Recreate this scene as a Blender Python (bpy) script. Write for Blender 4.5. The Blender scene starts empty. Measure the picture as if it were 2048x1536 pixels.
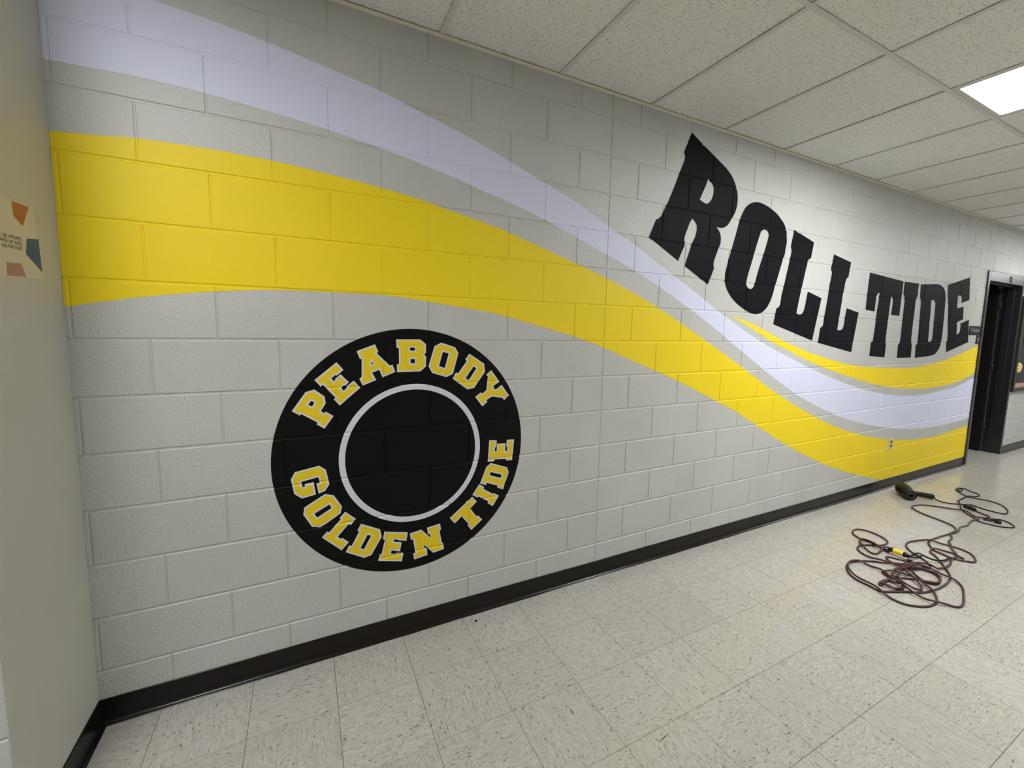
import bpy, bmesh, math, random
from mathutils import Vector, Matrix
from mathutils.geometry import tessellate_polygon

random.seed(7)
scene = bpy.context.scene
COL = scene.collection
PI = math.pi

# ---------------------------------------------------------------- camera
CAM_POS = Vector((1.0102, -1.955, 1.4884))
YAW, PITCH, ROLL = 0.4672, -0.1022, 0.0196
FPX, PPX, PPY = 847.3574, 9.2279, -24.8078
_f = Vector((math.sin(YAW)*math.cos(PITCH), math.cos(YAW)*math.cos(PITCH), math.sin(PITCH)))
_r0 = Vector((math.cos(YAW), -math.sin(YAW), 0)); _u0 = _r0.cross(_f)
_R = math.cos(ROLL)*_r0 + math.sin(ROLL)*_u0
_U = -math.sin(ROLL)*_r0 + math.cos(ROLL)*_u0
cam_data = bpy.data.cameras.new('camera')
cam_data.sensor_fit = 'HORIZONTAL'; cam_data.sensor_width = 36.0
cam_data.lens = FPX/2048*36.0
cam_data.shift_x = -PPX/2048; cam_data.shift_y = PPY/2048
cam_data.clip_start = 0.02; cam_data.clip_end = 100
cam = bpy.data.objects.new('camera', cam_data); COL.objects.link(cam)
m = Matrix.Identity(4)
for i in range(3):
    m[i][0] = _R[i]; m[i][1] = _U[i]; m[i][2] = -_f[i]; m[i][3] = CAM_POS[i]
cam.matrix_world = m
scene.camera = cam
def in_frame(p):
    d = Vector(p)-CAM_POS; z = d.dot(_f)
    if z < 0.05: return None
    return (1024+PPX+FPX*d.dot(_R)/z, 768+PPY-FPX*d.dot(_U)/z, z)

# ---------------------------------------------------------------- world, exposure
world = bpy.data.worlds.new('world'); scene.world = world; world.use_nodes = True
world.node_tree.nodes['Background'].inputs[0].default_value = (0.03, 0.03, 0.03, 1)
world.node_tree.nodes['Background'].inputs[1].default_value = 1.0
scene.view_settings.view_transform = 'Standard'
try: scene.view_settings.look = 'None'
except Exception: pass
scene.view_settings.gamma = 1.0
scene.view_settings.use_curve_mapping = False
scene.view_settings.exposure = 1.84
LIGHT_STRENGTH = (9.0, 6.0, 10.6, 9.3, 9.5)     # one per ceiling panel, each set to balance brightness along the wall
LIGHT_COLOR = (1.0, 1.0, 0.985, 1)

# ---------------------------------------------------------------- helpers
def link(o, parent=None):
    COL.objects.link(o)
    if parent is not None: o.parent = parent
    return o
def tag(o, label=None, cat=None, group=None, kind=None):
    if label: o['label'] = label
    if cat: o['category'] = cat
    if group: o['group'] = group
    if kind: o['kind'] = kind
    return o
def empty(name, loc=(0, 0, 0)):
    o = bpy.data.objects.new(name, None); o.location = loc; o.empty_display_size = 0.1
    return link(o)
def mesh_obj(name, verts, faces, mat, parent=None, smooth=False):
    me = bpy.data.meshes.new(name); me.from_pydata([tuple(v) for v in verts], [], faces)
    me.update()
    if mat: me.materials.append(mat)
    if smooth:
        for p in me.polygons: p.use_smooth = True
    return link(bpy.data.objects.new(name, me), parent)
def bm_obj(name, bm, mat, parent=None, smooth=False):
    me = bpy.data.meshes.new(name); bm.normal_update(); bm.to_mesh(me); bm.free()
    if mat: me.materials.append(mat)
    if smooth:
        for p in me.polygons: p.use_smooth = True
    return link(bpy.data.objects.new(name, me), parent)
def add_box(bm, x0, x1, y0, y1, z0, z1, bevel=0.0):
    r = bmesh.ops.create_cube(bm, size=1.0)
    vs = r['verts']
    for v in vs:
        v.co = Vector(((x0+x1)/2+v.co.x*(x1-x0), (y0+y1)/2+v.co.y*(y1-y0), (z0+z1)/2+v.co.z*(z1-z0)))
    if bevel > 0:
        es = list({e for v in vs for e in v.link_edges})
        bmesh.ops.bevel(bm, geom=es, offset=bevel, segments=2, affect='EDGES', profile=0.5)
def box(name, x0, x1, y0, y1, z0, z1, mat, parent=None, bevel=0.0):
    bm = bmesh.new(); add_box(bm, x0, x1, y0, y1, z0, z1, bevel)
    return bm_obj(name, bm, mat, parent)
def catmull(pts, closed=False, n=6):
    P = [Vector(p) for p in pts]; out = []; N = len(P)
    rng = range(N) if closed else range(N-1)
    for i in rng:
        p1 = P[i]; p2 = P[(i+1) % N]
        p0 = P[i-1] if (i > 0 or closed) else p1*2-p2
        p3 = P[(i+2) % N] if (i+2 < N or closed) else p2*2-p1
        for k in range(n):
            t = k/n
            out.append(0.5*((2*p1)+(p2-p0)*t+(2*p0-5*p1+4*p2-p3)*t*t+(3*p1-p0-3*p2+p3)*t**3))
    if not closed: out.append(P[-1])
    return out
def smooth_poly(pts, corner=0.62, n=4):
    """closed outline: round the gentle turns, keep the sharp corners"""
    P = [Vector(p) for p in pts]; N = len(P); sharp = []
    for i in range(N):
        a = P[i]-P[i-1]; b = P[(i+1) % N]-P[i]
        sharp.append(a.angle(b, 0) > corner)
    out = []
    for i in range(N):
        p1 = P[i]; p2 = P[(i+1) % N]; j = (i+1) % N
        p0 = P[i-1] if not sharp[i] else p1*2-p2
        p3 = P[(i+2) % N] if not sharp[j] else p2*2-p1
        L = (p2-p1).length
        if sharp[i]: p0 = p1-(p2-p1)
        if sharp[j]: p3 = p2+(p2-p1)
        if (sharp[i] and sharp[j]): out.append(p1); continue
        # scale neighbour tangents so uneven spacing does not overshoot
        t1 = (p2-p0); t2 = (p3-p1)
        t1 = t1.normalized()*L if t1.length > 1e-9 else t1
        t2 = t2.normalized()*L if t2.length > 1e-9 else t2
        for k in range(n):
            t = k/n
            h1 = 2*t**3-3*t**2+1; h2 = -2*t**3+3*t**2; h3 = t**3-2*t**2+t; h4 = t**3-t**2
            out.append(h1*p1+h2*p2+h3*t1+h4*t2)
    return out
def offset_poly(pts, d):
    """mitred inset (d>0 shrinks a polygon of either winding)"""
    P = [Vector(p) for p in pts]; N = len(P)
    area = sum(P[i].x*P[(i+1) % N].y-P[(i+1) % N].x*P[i].y for i in range(N))/2
    s = 1 if area > 0 else -1; out = []
    for i in range(N):
        a = (P[i]-P[i-1]).normalized(); b = (P[(i+1) % N]-P[i]).normalized()
        na = Vector((-a.y, a.x))*s; nb = Vector((-b.y, b.x))*s
        k = 1+na.dot(nb)
        out.append(P[i]+(na+nb)*(d/max(k, 0.45)))
    return out
def tube(path, r, sides=8, closed=False):
    """verts, faces of a round tube along a list of 3D points"""
    P = [Vector(p) for p in path]; N = len(P); V = []; F = []
    nrm = None
    for i in range(N):
        t = (P[min(i+1, N-1)]-P[max(i-1, 0)]).normalized()
        if nrm is None:
            nrm = t.cross(Vector((0, 0, 1)))
            if nrm.length < 1e-4: nrm = t.cross(Vector((1, 0, 0)))
        nrm = (nrm-t*nrm.dot(t)).normalized(); bi = t.cross(nrm)
        for k in range(sides):
            a = 2*PI*k/sides
            V.append(P[i]+(nrm*math.cos(a)+bi*math.sin(a))*(r[i] if isinstance(r, list) else r))
    for i in range(N-1):
        for k in range(sides):
            a = i*sides+k; b = i*sides+(k+1) % sides
            F.append((a, b, b+sides, a+sides))
    F.append(tuple(range(sides-1, -1, -1))); F.append(tuple((N-1)*sides+k for k in range(sides)))
    return V, F
def text_mesh(txt, size, align='CENTER'):
    cu = bpy.data.curves.new('text', 'FONT'); cu.body = txt; cu.size = size
    cu.align_x = align; cu.align_y = 'CENTER'; cu.resolution_u = 3
    o = bpy.data.objects.new('text', cu); COL.objects.link(o)
    bpy.context.view_layer.update()
    me = bpy.data.meshes.new_from_object(o.evaluated_get(bpy.context.evaluated_depsgraph_get()))
    bpy.data.objects.remove(o); bpy.data.curves.remove(cu)
    return me

# ---------------------------------------------------------------- materials
class NT:
    def __init__(s, name):
        s.mat = bpy.data.materials.new(name); s.mat.use_nodes = True
        s.t = s.mat.node_tree; s.b = s.t.nodes['Principled BSDF']
    def n(s, typ, **kw):
        nd = s.t.nodes.new(typ)
        for k, v in kw.items():
            if k.startswith('i_'):
                key = k[2:]; nd.inputs[int(key) if key.isdigit() else key].default_value = v
            else: setattr(nd, k, v)
        return nd
    def l(s, a, b): s.t.links.new(a, b)
    def ramp(s, fac, stops):
        r = s.n('ShaderNodeValToRGB'); e = r.color_ramp.elements
        while len(e) > 1: e.remove(e[0])
        e[0].position = stops[0][0]; e[0].color = stops[0][1]
        for p, c in stops[1:]:
            x = e.new(p); x.color = c
        s.l(fac, r.inputs[0]); return r.outputs[0]
    def mix(s, fac, a, b, mode='MIX'):
        x = s.n('ShaderNodeMix', data_type='RGBA', blend_type=mode)
        for sock, v in ((x.inputs[0], fac), (x.inputs[6], a), (x.inputs[7], b)):
            if hasattr(v, 'links'): s.l(v, sock)
            else: sock.default_value = v
        return x.outputs[2]
    def set(s, **kw):
        for k, v in kw.items():
            sock = s.b.inputs[k.replace('_', ' ')]
            if hasattr(v, 'links'): s.l(v, sock)
            else: sock.default_value = v
    def bump(s, height, strength, dist, normal=None):
        b = s.n('ShaderNodeBump'); b.inputs['Strength'].default_value = strength
        b.inputs['Distance'].default_value = dist; s.l(height, b.inputs['Height'])
        if normal: s.l(normal, b.inputs['Normal'])
        return b.outputs[0]
def pos(nt, scale=(1, 1, 1)):
    g = nt.n('ShaderNodeNewGeometry'); mp = nt.n('ShaderNodeMapping'); mp.inputs['Scale'].default_value = scale
    nt.l(g.outputs['Position'], mp.inputs[0]); return mp.outputs[0]
def noise(nt, vec, scale, detail=2.0, rough=0.5):
    x = nt.n('ShaderNodeTexNoise'); x.inputs['Scale'].default_value = scale
    x.inputs['Detail'].default_value = detail; x.inputs['Roughness'].default_value = rough
    nt.l(vec, x.inputs['Vector']); return x.outputs['Fac']
def rgb(r, g, b): return (r, g, b, 1)
def lin(r, g, b):
    f = lambda c: (c/255/12.92 if c/255 <= 0.04045 else ((c/255+0.055)/1.055)**2.4)
    return (f(r), f(g), f(b), 1)

def mat_paint(name, col, rough, peel=1.0, spec=0.5):
    nt = NT(name); v = pos(nt)
    big = noise(nt, v, 2.3, 3); mot = nt.ramp(big, [(0.3, rgb(col[0]*.955, col[1]*.955, col[2]*.95)), (0.7, rgb(col[0]*1.03, col[1]*1.03, col[2]*1.03))])
    n1 = noise(nt, v, 115, 3, 0.62)
    nm = nt.bump(n1, 0.85*peel, 0.0030)
    nt.set(Base_Color=mot, Roughness=rough, Specular_IOR_Level=spec, Normal=nm)
    return nt.mat
def mat_vinyl(name, col, rough=0.5, peel=0.5, spec=0.35):
    nt = NT(name); v = pos(nt)
    nm = nt.bump(noise(nt, v, 70, 3, 0.55), 0.45*peel, 0.003)
    nt.set(Base_Color=col, Roughness=rough, Specular_IOR_Level=spec, Normal=nm)
    return nt.mat
def mat_plain(name, col, rough=0.5, spec=0.5, metal=0.0, bump=0.0, bscale=200):
    nt = NT(name)
    nt.set(Base_Color=col, Roughness=rough, Specular_IOR_Level=spec, Metallic=metal)
    if bump:
        nt.set(Normal=nt.bump(noise(nt, pos(nt), bscale, 2), bump, 0.001))
    return nt.mat

M = {}
M['block'] = mat_paint('painted_block', (0.540, 0.542, 0.523), 0.23, 1.35, 0.45)
M['mortar'] = mat_paint('painted_mortar', (0.530, 0.530, 0.507), 0.36, 0.7, 0.42)
M['return'] = mat_paint('painted_return_wall', (0.510, 0.505, 0.450), 0.5, 0.45)  # olive cast of the dim return is put into its colour
M['plain_wall'] = mat_paint('painted_far_wall', (0.36, 0.36, 0.35), 0.5, 0.3)
M['yellow'] = mat_vinyl('yellow_vinyl', rgb(0.86, 0.655, 0.010), 0.52)
M['white_vinyl'] = mat_vinyl('white_vinyl', rgb(0.66, 0.685, 0.86), 0.52)
M['black_vinyl'] = mat_vinyl('black_wall_vinyl', rgb(0.0036, 0.0033, 0.0055), 0.6, 0.5, 0.08)
M['emblem_black'] = mat_vinyl('black_emblem_vinyl', rgb(0.0026, 0.0026, 0.0030), 0.5, 0.5, 0.16)
M['emblem_yellow'] = mat_vinyl('emblem_yellow_vinyl', rgb(0.80, 0.590, 0.015), 0.5)
M['emblem_white'] = mat_vinyl('emblem_white_vinyl', rgb(0.66, 0.66, 0.72), 0.5)
M['base'] = mat_vinyl('dark_brown_rubber_base', rgb(0.0085, 0.0058, 0.0055), 0.24, 0.3, 0.32)
M['frame'] = mat_vinyl('dark_bronze_door_frame', rgb(0.020, 0.019, 0.024), 0.30, 0.6, 0.6)
M['leaf'] = mat_plain('dark_door_leaf', rgb(0.007, 0.006, 0.006), 0.5, 0.3)
M['dark_room'] = mat_plain('unlit_room_dark', rgb(0.03, 0.03, 0.028), 0.7)  # room with its lights off: the darkness is put into the wall colour
M['black_plastic'] = mat_plain('black_plastic', rgb(0.006, 0.006, 0.007), 0.42, 0.32, bump=0.15)
M['grey_metal'] = mat_plain('nozzle_metal', rgb(0.10, 0.10, 0.10), 0.4, metal=0.6)
M['hole'] = mat_plain('dark_cavity', rgb(0.003, 0.003, 0.003), 0.8, 0.1)
M['cord_red'] = mat_plain('burgundy_cord_jacket', rgb(0.058, 0.018, 0.024), 0.45, bump=0.2)
M['cord_black'] = mat_plain('black_cord_jacket', rgb(0.007, 0.007, 0.007), 0.5, 0.3)
M['cord_grey'] = mat_plain('dark_grey_cord_jacket', rgb(0.055, 0.055, 0.048), 0.5)
M['plug_yellow'] = mat_plain('yellow_plug_plastic', rgb(0.85, 0.66, 0.02), 0.35)
M['ivory'] = mat_plain('ivory_plastic', rgb(0.62, 0.56, 0.36), 0.4)
M['brown'] = mat_plain('brown_receptacle', rgb(0.045, 0.030, 0.010), 0.4)
M['paper'] = mat_plain('poster_paper', rgb(0.62, 0.56, 0.42), 0.7, 0.2)
M['p_orange'] = mat_plain('poster_orange_ink', rgb(0.42, 0.17, 0.055), 0.7, 0.2)
M['p_blue'] = mat_plain('poster_blue_ink', rgb(0.075, 0.125, 0.185), 0.7, 0.2)
M['p_pink'] = mat_plain('poster_pink_ink', rgb(0.40, 0.23, 0.18), 0.7, 0.2)
M['p_ink'] = mat_plain('poster_text_ink', rgb(0.12, 0.11, 0.08), 0.7, 0.2)
M['p_pale'] = mat_plain('poster_pale_ink', rgb(0.42, 0.36, 0.28), 0.7, 0.2)
M['sign'] = mat_plain('sign_plate_brown_black', rgb(0.014, 0.010, 0.009), 0.5, 0.25)
M['sign_text'] = mat_plain('sign_lettering', rgb(0.45, 0.42, 0.42), 0.5)
M['board_black'] = mat_plain('black_board_paper', rgb(0.020, 0.020, 0.023), 0.7, bump=0.3)
M['board_frame'] = mat_plain('dark_board_frame', rgb(0.022, 0.019, 0.016), 0.35)
M['gold'] = mat_plain('gold_paper', rgb(0.62, 0.50, 0.22), 0.45, bump=0.4, bscale=90)
M['border'] = mat_plain('pink_border_paper', rgb(0.40, 0.28, 0.22), 0.6)
M['scrap'] = mat_plain('white_scrap_paper', rgb(0.80, 0.80, 0.78), 0.6)
M['angle'] = mat_plain('beige_wall_angle', rgb(0.80, 0.76, 0.62), 0.45)
M['tee'] = mat_plain('white_grid_bar', rgb(0.66, 0.66, 0.64), 0.5)
M['joint'] = mat_plain('tile_joint_dirt', rgb(0.075, 0.065, 0.048), 0.7)

def mat_ceiling():
    nt = NT('fissured_ceiling_tile'); v = pos(nt)
    vo = nt.n('ShaderNodeTexVoronoi'); vo.inputs['Scale'].default_value = 125; nt.l(v, vo.inputs['Vector'])
    sel = noise(nt, v, 70, 2, 0.6)
    spots = nt.ramp(vo.outputs['Distance'], [(0.16, rgb(1, 1, 1)), (0.34, rgb(0, 0, 0))])
    gate = nt.ramp(sel, [(0.46, rgb(0, 0, 0)), (0.54, rgb(1, 1, 1))])
    msk = nt.mix(1.0, spots, gate, 'MULTIPLY')
    base = nt.ramp(noise(nt, v, 160, 2), [(0.3, rgb(0.78, 0.78, 0.76)), (0.7, rgb(0.88, 0.88, 0.86))])
    col = nt.mix(msk, base, rgb(0.15, 0.145, 0.135))
    nt.set(Base_Color=col, Roughness=0.9, Specular_IOR_Level=0.1,
           Normal=nt.bump(noise(nt, v, 190, 3, 0.6), 0.5, 0.002))
    return nt.mat
M['ceil'] = mat_ceiling()

def mat_floor():
    nt = NT('waxed_vinyl_floor_tile')
    tc = nt.n('ShaderNodeTexCoord'); oi = nt.n('ShaderNodeObjectInfo')
    off = nt.n('ShaderNodeVectorMath', operation='ADD')
    sc = nt.n('ShaderNodeMath', operation='MULTIPLY'); sc.inputs[1].default_value = 37.0
    nt.l(oi.outputs['Random'], sc.inputs[0])
    nt.l(tc.outputs['Object'], off.inputs[0]); nt.l(sc.outputs[0], off.inputs[1])
    v = off.outputs[0]
    st = nt.n('ShaderNodeMapping'); st.inputs['Scale'].default_value = (1.0, 3.4, 1.0); nt.l(v, st.inputs[0]); sv = st.outputs[0]
    n1 = noise(nt, sv, 34, 4, 0.72); n2 = noise(nt, sv, 70, 3, 0.62); n3 = noise(nt, sv, 54, 2, 0.5)
    n5 = noise(nt, sv, 15, 2)
    base = nt.ramp(n1, [(0.30, rgb(0.375, 0.362, 0.318)), (0.50, rgb(0.470, 0.457, 0.415)), (0.72, rgb(0.55, 0.540, 0.505))])
    d1 = nt.ramp(n2, [(0.60, rgb(0, 0, 0)), (0.68, rgb(.85, .85, .85))])
    d2 = nt.ramp(n3, [(0.650, rgb(0, 0, 0)), (0.695, rgb(1, 1, 1))])
    c = nt.mix(d1, base, rgb(0.27, 0.245, 0.195))
    c = nt.mix(d2, c, rgb(0.14, 0.125, 0.10))
    tint = nt.ramp(n5, [(0.40, rgb(1.0, 1.0, 1.0)), (0.64, rgb(0.955, 0.955, 0.985))])
    c = nt.mix(1.0, c, tint, 'MULTIPLY')
    var = nt.ramp(oi.outputs['Random'], [(0.0, rgb(0.955, 0.95, 0.93)), (1.0, rgb(1.02, 1.02, 1.02))])
    c = nt.mix(1.0, c, var, 'MULTIPLY')
    gp = pos(nt)
    rg = nt.ramp(noise(nt, gp, 3.5, 4, 0.6), [(0.3, rgb(0.13, 0.13, 0.13)), (0.7, rgb(0.24, 0.24, 0.24))])
    nm = nt.bump(noise(nt, gp, 9, 2), 0.04, 0.004)
    nt.set(Base_Color=c, Roughness=rg, Specular_IOR_Level=0.55, Normal=nm)
    return nt.mat
M['floor'] = mat_floor()

def mat_emit(s):
    nt = NT('lit_diffuser')
    nt.set(Base_Color=rgb(0.9, 0.9, 0.9), Emission_Color=LIGHT_COLOR, Emission_Strength=s)
    return nt.mat

# ---------------------------------------------------------------- dimensions of the place
CRS = 0.2032                 # block course
XC = 2.55                    # control joint
XL = 0.30                    # inner corner
YR = -0.487                  # corner where the recess ends
H = 2.757                    # ceiling
YB = -2.95                   # wall behind the camera
XEND, XMIN = 15.0, -5.0
DX0, DX1, DZ = 7.872, 9.000, 2.232   # door frame outer
JH = (0.0028, 0.0066)        # half widths of a bed joint: flat, lip
JV = (0.0018, 0.0050)        # head joint
JC = (0.0030, 0.0080)        # control joint
JD = 0.0036                  # joint depth
JR = 0.0020                  # run-out of a head joint in the vinyl film

def head_joints(c, x0, x1):
    """x of the head joints of course c"""
    ph = XC+(CRS if c % 2 else 0.0); out = []
    k = math.ceil((x0-ph)/(2*CRS)); x = ph+k*2*CRS
    while x < x1:
        if abs(x-XC) > 1e-3: out.append(x)
        x += 2*CRS
    if x0 < XC < x1: out.append(XC)
    return sorted(out)
def jw(x): return JC if abs(x-XC) < 1e-3 else JV
def prof(d, ab):
    a, b = ab; d = abs(d)
    return JD if d <= a else (0.0 if d >= b else JD*(b-d)/(b-a))
def wall_depth(x, z):
    j = round(z/CRS); dp = prof(z-j*CRS, JH)
    c = math.floor(z/CRS); ph = XC+(CRS if c % 2 else 0.0)
    k = round((x-ph)/(2*CRS)); xj = ph+k*2*CRS
    k = min(1.0, max(0.0, (abs(z-j*CRS)-JH[1])/JR))      # head joints fade out where they meet a bed joint
    return max(dp, k*prof(x-xj, jw(xj)), k*prof(x-XC, JC))

# ---------------------------------------------------------------- floor
floor = box('floor', XMIN, XEND, YB, 0.0, -0.05, -0.0016, M['joint'])
tag(floor, kind='structure')
T = 0.3048; TX, TY = 1.0918, -0.3029
def tile_verts(x0, x1, y0, y1):
    g = 0.0005; b = 0.0006; zt = 0.0; zl = -0.0018
    V = [(x0+g, y0+g, zl), (x1-g, y0+g, zl), (x1-g, y1-g, zl), (x0+g, y1-g, zl),
         (x0+g+b, y0+g+b, zt), (x1-g-b, y0+g+b, zt), (x1-g-b, y1-g-b, zt), (x0+g+b, y1-g-b, zt)]
    F = [(4, 5, 6, 7), (0, 1, 5, 4), (1, 2, 6, 5), (2, 3, 7, 6), (3, 0, 4, 7)]
    return V, F
tiles = []
i0 = math.floor((XMIN-TX)/T); i1 = math.ceil((XEND-TX)/T)
for i in range(i0, i1):
    for j in range(-1, 9):
        x0 = TX+i*T; x1 = x0+T; y1 = TY-j*T; y0 = y1-T
        x0 = max(x0, XMIN); x1 = min(x1, XEND); y1 = min(y1, 0.0); y0 = max(y0, YB)
        if y1-y0 < 0.02 or x1-x0 < 0.02: continue
        if x1 <= XL+0.001 and y0 >= YR: continue
        p = in_frame(((x0+x1)/2, (y0+y1)/2, 0)); big = 0.0
        if p and -150 < p[0] < 2200 and -50 < p[1] < 1700: big = (x1-x0)*(y1-y0)*CAM_POS.z/p[2]**3
        tiles.append((big, i, j, x0, x1, y0, y1))
tiles.sort(key=lambda t: -t[0])
V, F = tile_verts(-T/2, T/2, -T/2, T/2)
tile_me = bpy.data.meshes.new('floor_tile'); tile_me.from_pydata(V, [], F); tile_me.materials.append(M['floor'])
rest_v, rest_f = [], []
for n, (big, i, j, x0, x1, y0, y1) in enumerate(tiles):
    cx, cy = (x0+x1)/2, (y0+y1)/2
    full = abs(x1-x0-T) < 1e-4 and abs(y1-y0-T) < 1e-4
    if n < 290 and big > 0:
        if full: o = bpy.data.objects.new('floor_tile', tile_me)
        else:
            v, f_ = tile_verts(x0-cx, x1-cx, y0-cy, y1-cy)
            if (i+j) % 2: v = [(b_, -a_, c_) for a_, b_, c_ in v]      # grain turned a quarter
            me = bpy.data.meshes.new('floor_tile'); me.from_pydata(v, [], f_); me.materials.append(M['floor'])
            o = bpy.data.objects.new('floor_tile', me)
        o.location = (cx, cy, 0)
        o.rotation_euler.z = (PI/2 if (i+j) % 2 else 0.0)+(PI if full and random.random() < .5 else 0)
        link(o, floor)
    else:
        v, f_ = tile_verts(x0, x1, y0, y1); k = len(rest_v)
        rest_v += v; rest_f += [tuple(a+k for a in q) for q in f_]
tag(mesh_obj('floor_tile_field', rest_v, rest_f, M['floor'], floor), kind='stuff')

# ---------------------------------------------------------------- block wall (mural wall)
wf = bmesh.new()
add_box(wf, XL-0.3, DX0+0.045, JD, 0.20, 0, H+0.1)
add_box(wf, DX0+0.045, DX1-0.045, JD, 0.20, DZ-0.045, H+0.1)
add_box(wf, DX1-0.045, XEND, JD, 0.20, 0, H+0.1)
wall_front = bm_obj('wall_front', wf, M['mortar']); tag(wall_front, kind='structure')

def block_mesh(x0, x1, z0, z1, wl, wr, wz0, wz1):
    """front shell of a block between joint centre lines, relative coordinates"""
    a = (x0+wl[0], z0+wz0[0], x1-wr[0], z1-wz1[0]); b = (x0+wl[1], z0+wz0[1], x1-wr[1], z1-wz1[1])
    V = [(a[0], JD+.0002, a[1]), (a[2], JD+.0002, a[1]), (a[2], JD+.0002, a[3]), (a[0], JD+.0002, a[3]),
         (b[0], 0, b[1]), (b[2], 0, b[1]), (b[2], 0, b[3]), (b[0], 0, b[3])]
    F = [(4, 5, 6, 7), (0, 1, 5, 4), (1, 2, 6, 5), (2, 3, 7, 6), (3, 0, 4, 7)]
    return V, F
NOJ = (0.0, 0.0)
bcache = {}; far_v, far_f = [], []; nblocks = 0
def place_block(x0, x1, z0, z1, wl, wr, wb, wt):
    global nblocks
    if x0 >= 9.95:
        v, f_ = block_mesh(x0, x1, z0, z1, wl, wr, wb, wt); k = len(far_v)
        far_v.extend(v); far_f.extend([tuple(a+k for a in q) for q in f_]); return
    key = (round(x1-x0, 4), round(z1-z0, 4), wl, wr, wb, wt)
    if key not in bcache:
        v, f_ = block_mesh(0, x1-x0, 0, z1-z0, wl, wr, wb, wt)
        me = bpy.data.meshes.new('block'); me.from_pydata(v, [], f_); me.materials.append(M['block']); bcache[key] = me
    o = bpy.data.objects.new('block', bcache[key]); o.location = (x0, 0, z0); link(o, wall_front); nblocks += 1
for c in range(14):
    z0 = c*CRS; z1 = min((c+1)*CRS, H+0.06)
    edges = [XL]+head_joints(c, XL+0.004, XEND)+[XEND]
    for a, b in zip(edges[:-1], edges[1:]):
        wl = NOJ if a == XL else jw(a); wr = NOJ if b == XEND else jw(b)
        segs = [(a, b, wl, wr)]
        if z0 < DZ-0.05:
            cut = []
            for (p, q, u, w) in segs:
                if q <= DX0+.04 or p >= DX1-.04: cut.append((p, q, u, w)); continue
                if p < DX0+.04: cut.append((p, DX0+.04, u, NOJ))
                if q > DX1-.04: cut.append((DX1-.04, q, NOJ, w))
            segs = cut
        for (p, q, u, w) in segs:
            if q-p < 0.012: continue
            place_block(p, q, z0, z1, u, w, NOJ if c == 0 else JH, JH)
tag(mesh_obj('block_field', far_v, far_f, M['block'], wall_front), kind='stuff')
# recess return on the left and the corridor wall it ends on
wl_ = bmesh.new(); add_box(wl_, XL-0.19, XL, YR+0.0042, 0.0, 0, H+0.1)
wall_left = bm_obj('wall_left', wl_, M['return']); tag(wall_left, kind='structure')
bmc = bmesh.new(); add_box(bmc, XMIN, XL-0.004, YR+0.004, YR+0.19, 0, H+0.1)
wall_corr = bm_obj('wall_corridor', bmc, M['mortar']); tag(wall_corr, kind='structure')
for c in range(14):
    z0 = c*CRS; z1 = min((c+1)*CRS, H+0.06); x = XL; first = CRS if c % 2 else 2*CRS
    n = 0
    while x > XL-1.3:
        w = first if n == 0 else 2*CRS
        key = ('c', w, n == 0, c == 0, round(z1-z0, 3))
        if key not in bcache:
            v, f_ = block_mesh(0, w, 0, z1-z0, JV, (0.0005, 0.004) if n == 0 else JV, NOJ if c == 0 else JH, JH)
            me = bpy.data.meshes.new('block'); me.from_pydata(v, [], f_); me.materials.append(M['block']); bcache[key] = me
        o = bpy.data.objects.new('block', bcache[key]); o.location = (x-w, YR, z0); link(o, wall_corr)
        x -= w; n += 1
wall_back = box('wall_back', XMIN, XEND, YB-0.15, YB, 0, H+0.1, M['plain_wall']); tag(wall_back, kind='structure')
wall_right = box('wall_right', XEND, XEND+0.15, YB, 0.2, 0, H+0.1, M['plain_wall']); tag(wall_right, kind='structure')
o = box('wall_far_left', XMIN-0.15, XMIN, YB, YR+.19, 0, H+0.1, M['plain_wall']); tag(o, kind='structure')

# cove base: profile swept along a wall
def cove(name, p0, p1, nrm, h=0.0945):
    """p0->p1 on the floor line, nrm points into the room"""
    pr = [(0.0, h), (0.0032, h-0.001), (0.0038, h-0.004), (0.0040, 0.030), (0.0055, 0.016), (0.0105, 0.0065), (0.0175, 0.0030), (0.0215, 0.0018), (0.0222, 0.0)]
    p0 = Vector(p0); p1 = Vector(p1); n = Vector(nrm); L = (p1-p0).length; k = max(1, int(L/0.06)); V = []; F = []
    for i in range(k+1):
        b = p0.lerp(p1, i/k); w = 0.0011*math.sin(i*0.9)*math.sin(i*0.23)+0.0006*math.sin(i*2.1)
        for (d, z) in pr:
            V.append(b+n*(d+(w if z < 0.012 else 0))+Vector((0, 0, z)))
    m_ = len(pr)
    for i in range(k):
        for q in range(m_-1):
            a = i*m_+q; F.append((a, a+1, a+1+m_, a+m_))
    o = mesh_obj(name, V, F, M['base'], None, True); tag(o, kind='structure')
    bm = bmesh.new(); bm.from_mesh(o.data); bmesh.ops.recalc_face_normals(bm, faces=bm.faces); bm.to_mesh(o.data); bm.free()
    return o
cove('baseboard_front', (XL, -0.0002, 0), (DX0, -0.0002, 0), (0, -1, 0))
cove('baseboard_right', (DX1, -0.0002, 0), (XEND, -0.0002, 0), (0, -1, 0))
cove('baseboard_left', (XL+0.0002, 0, 0), (XL+0.0002, YR, 0), (1, 0, 0))
cove('baseboard_corridor', (XMIN, YR-0.0002, 0), (XL+0.004, YR-0.0002, 0), (0, -1, 0))

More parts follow.
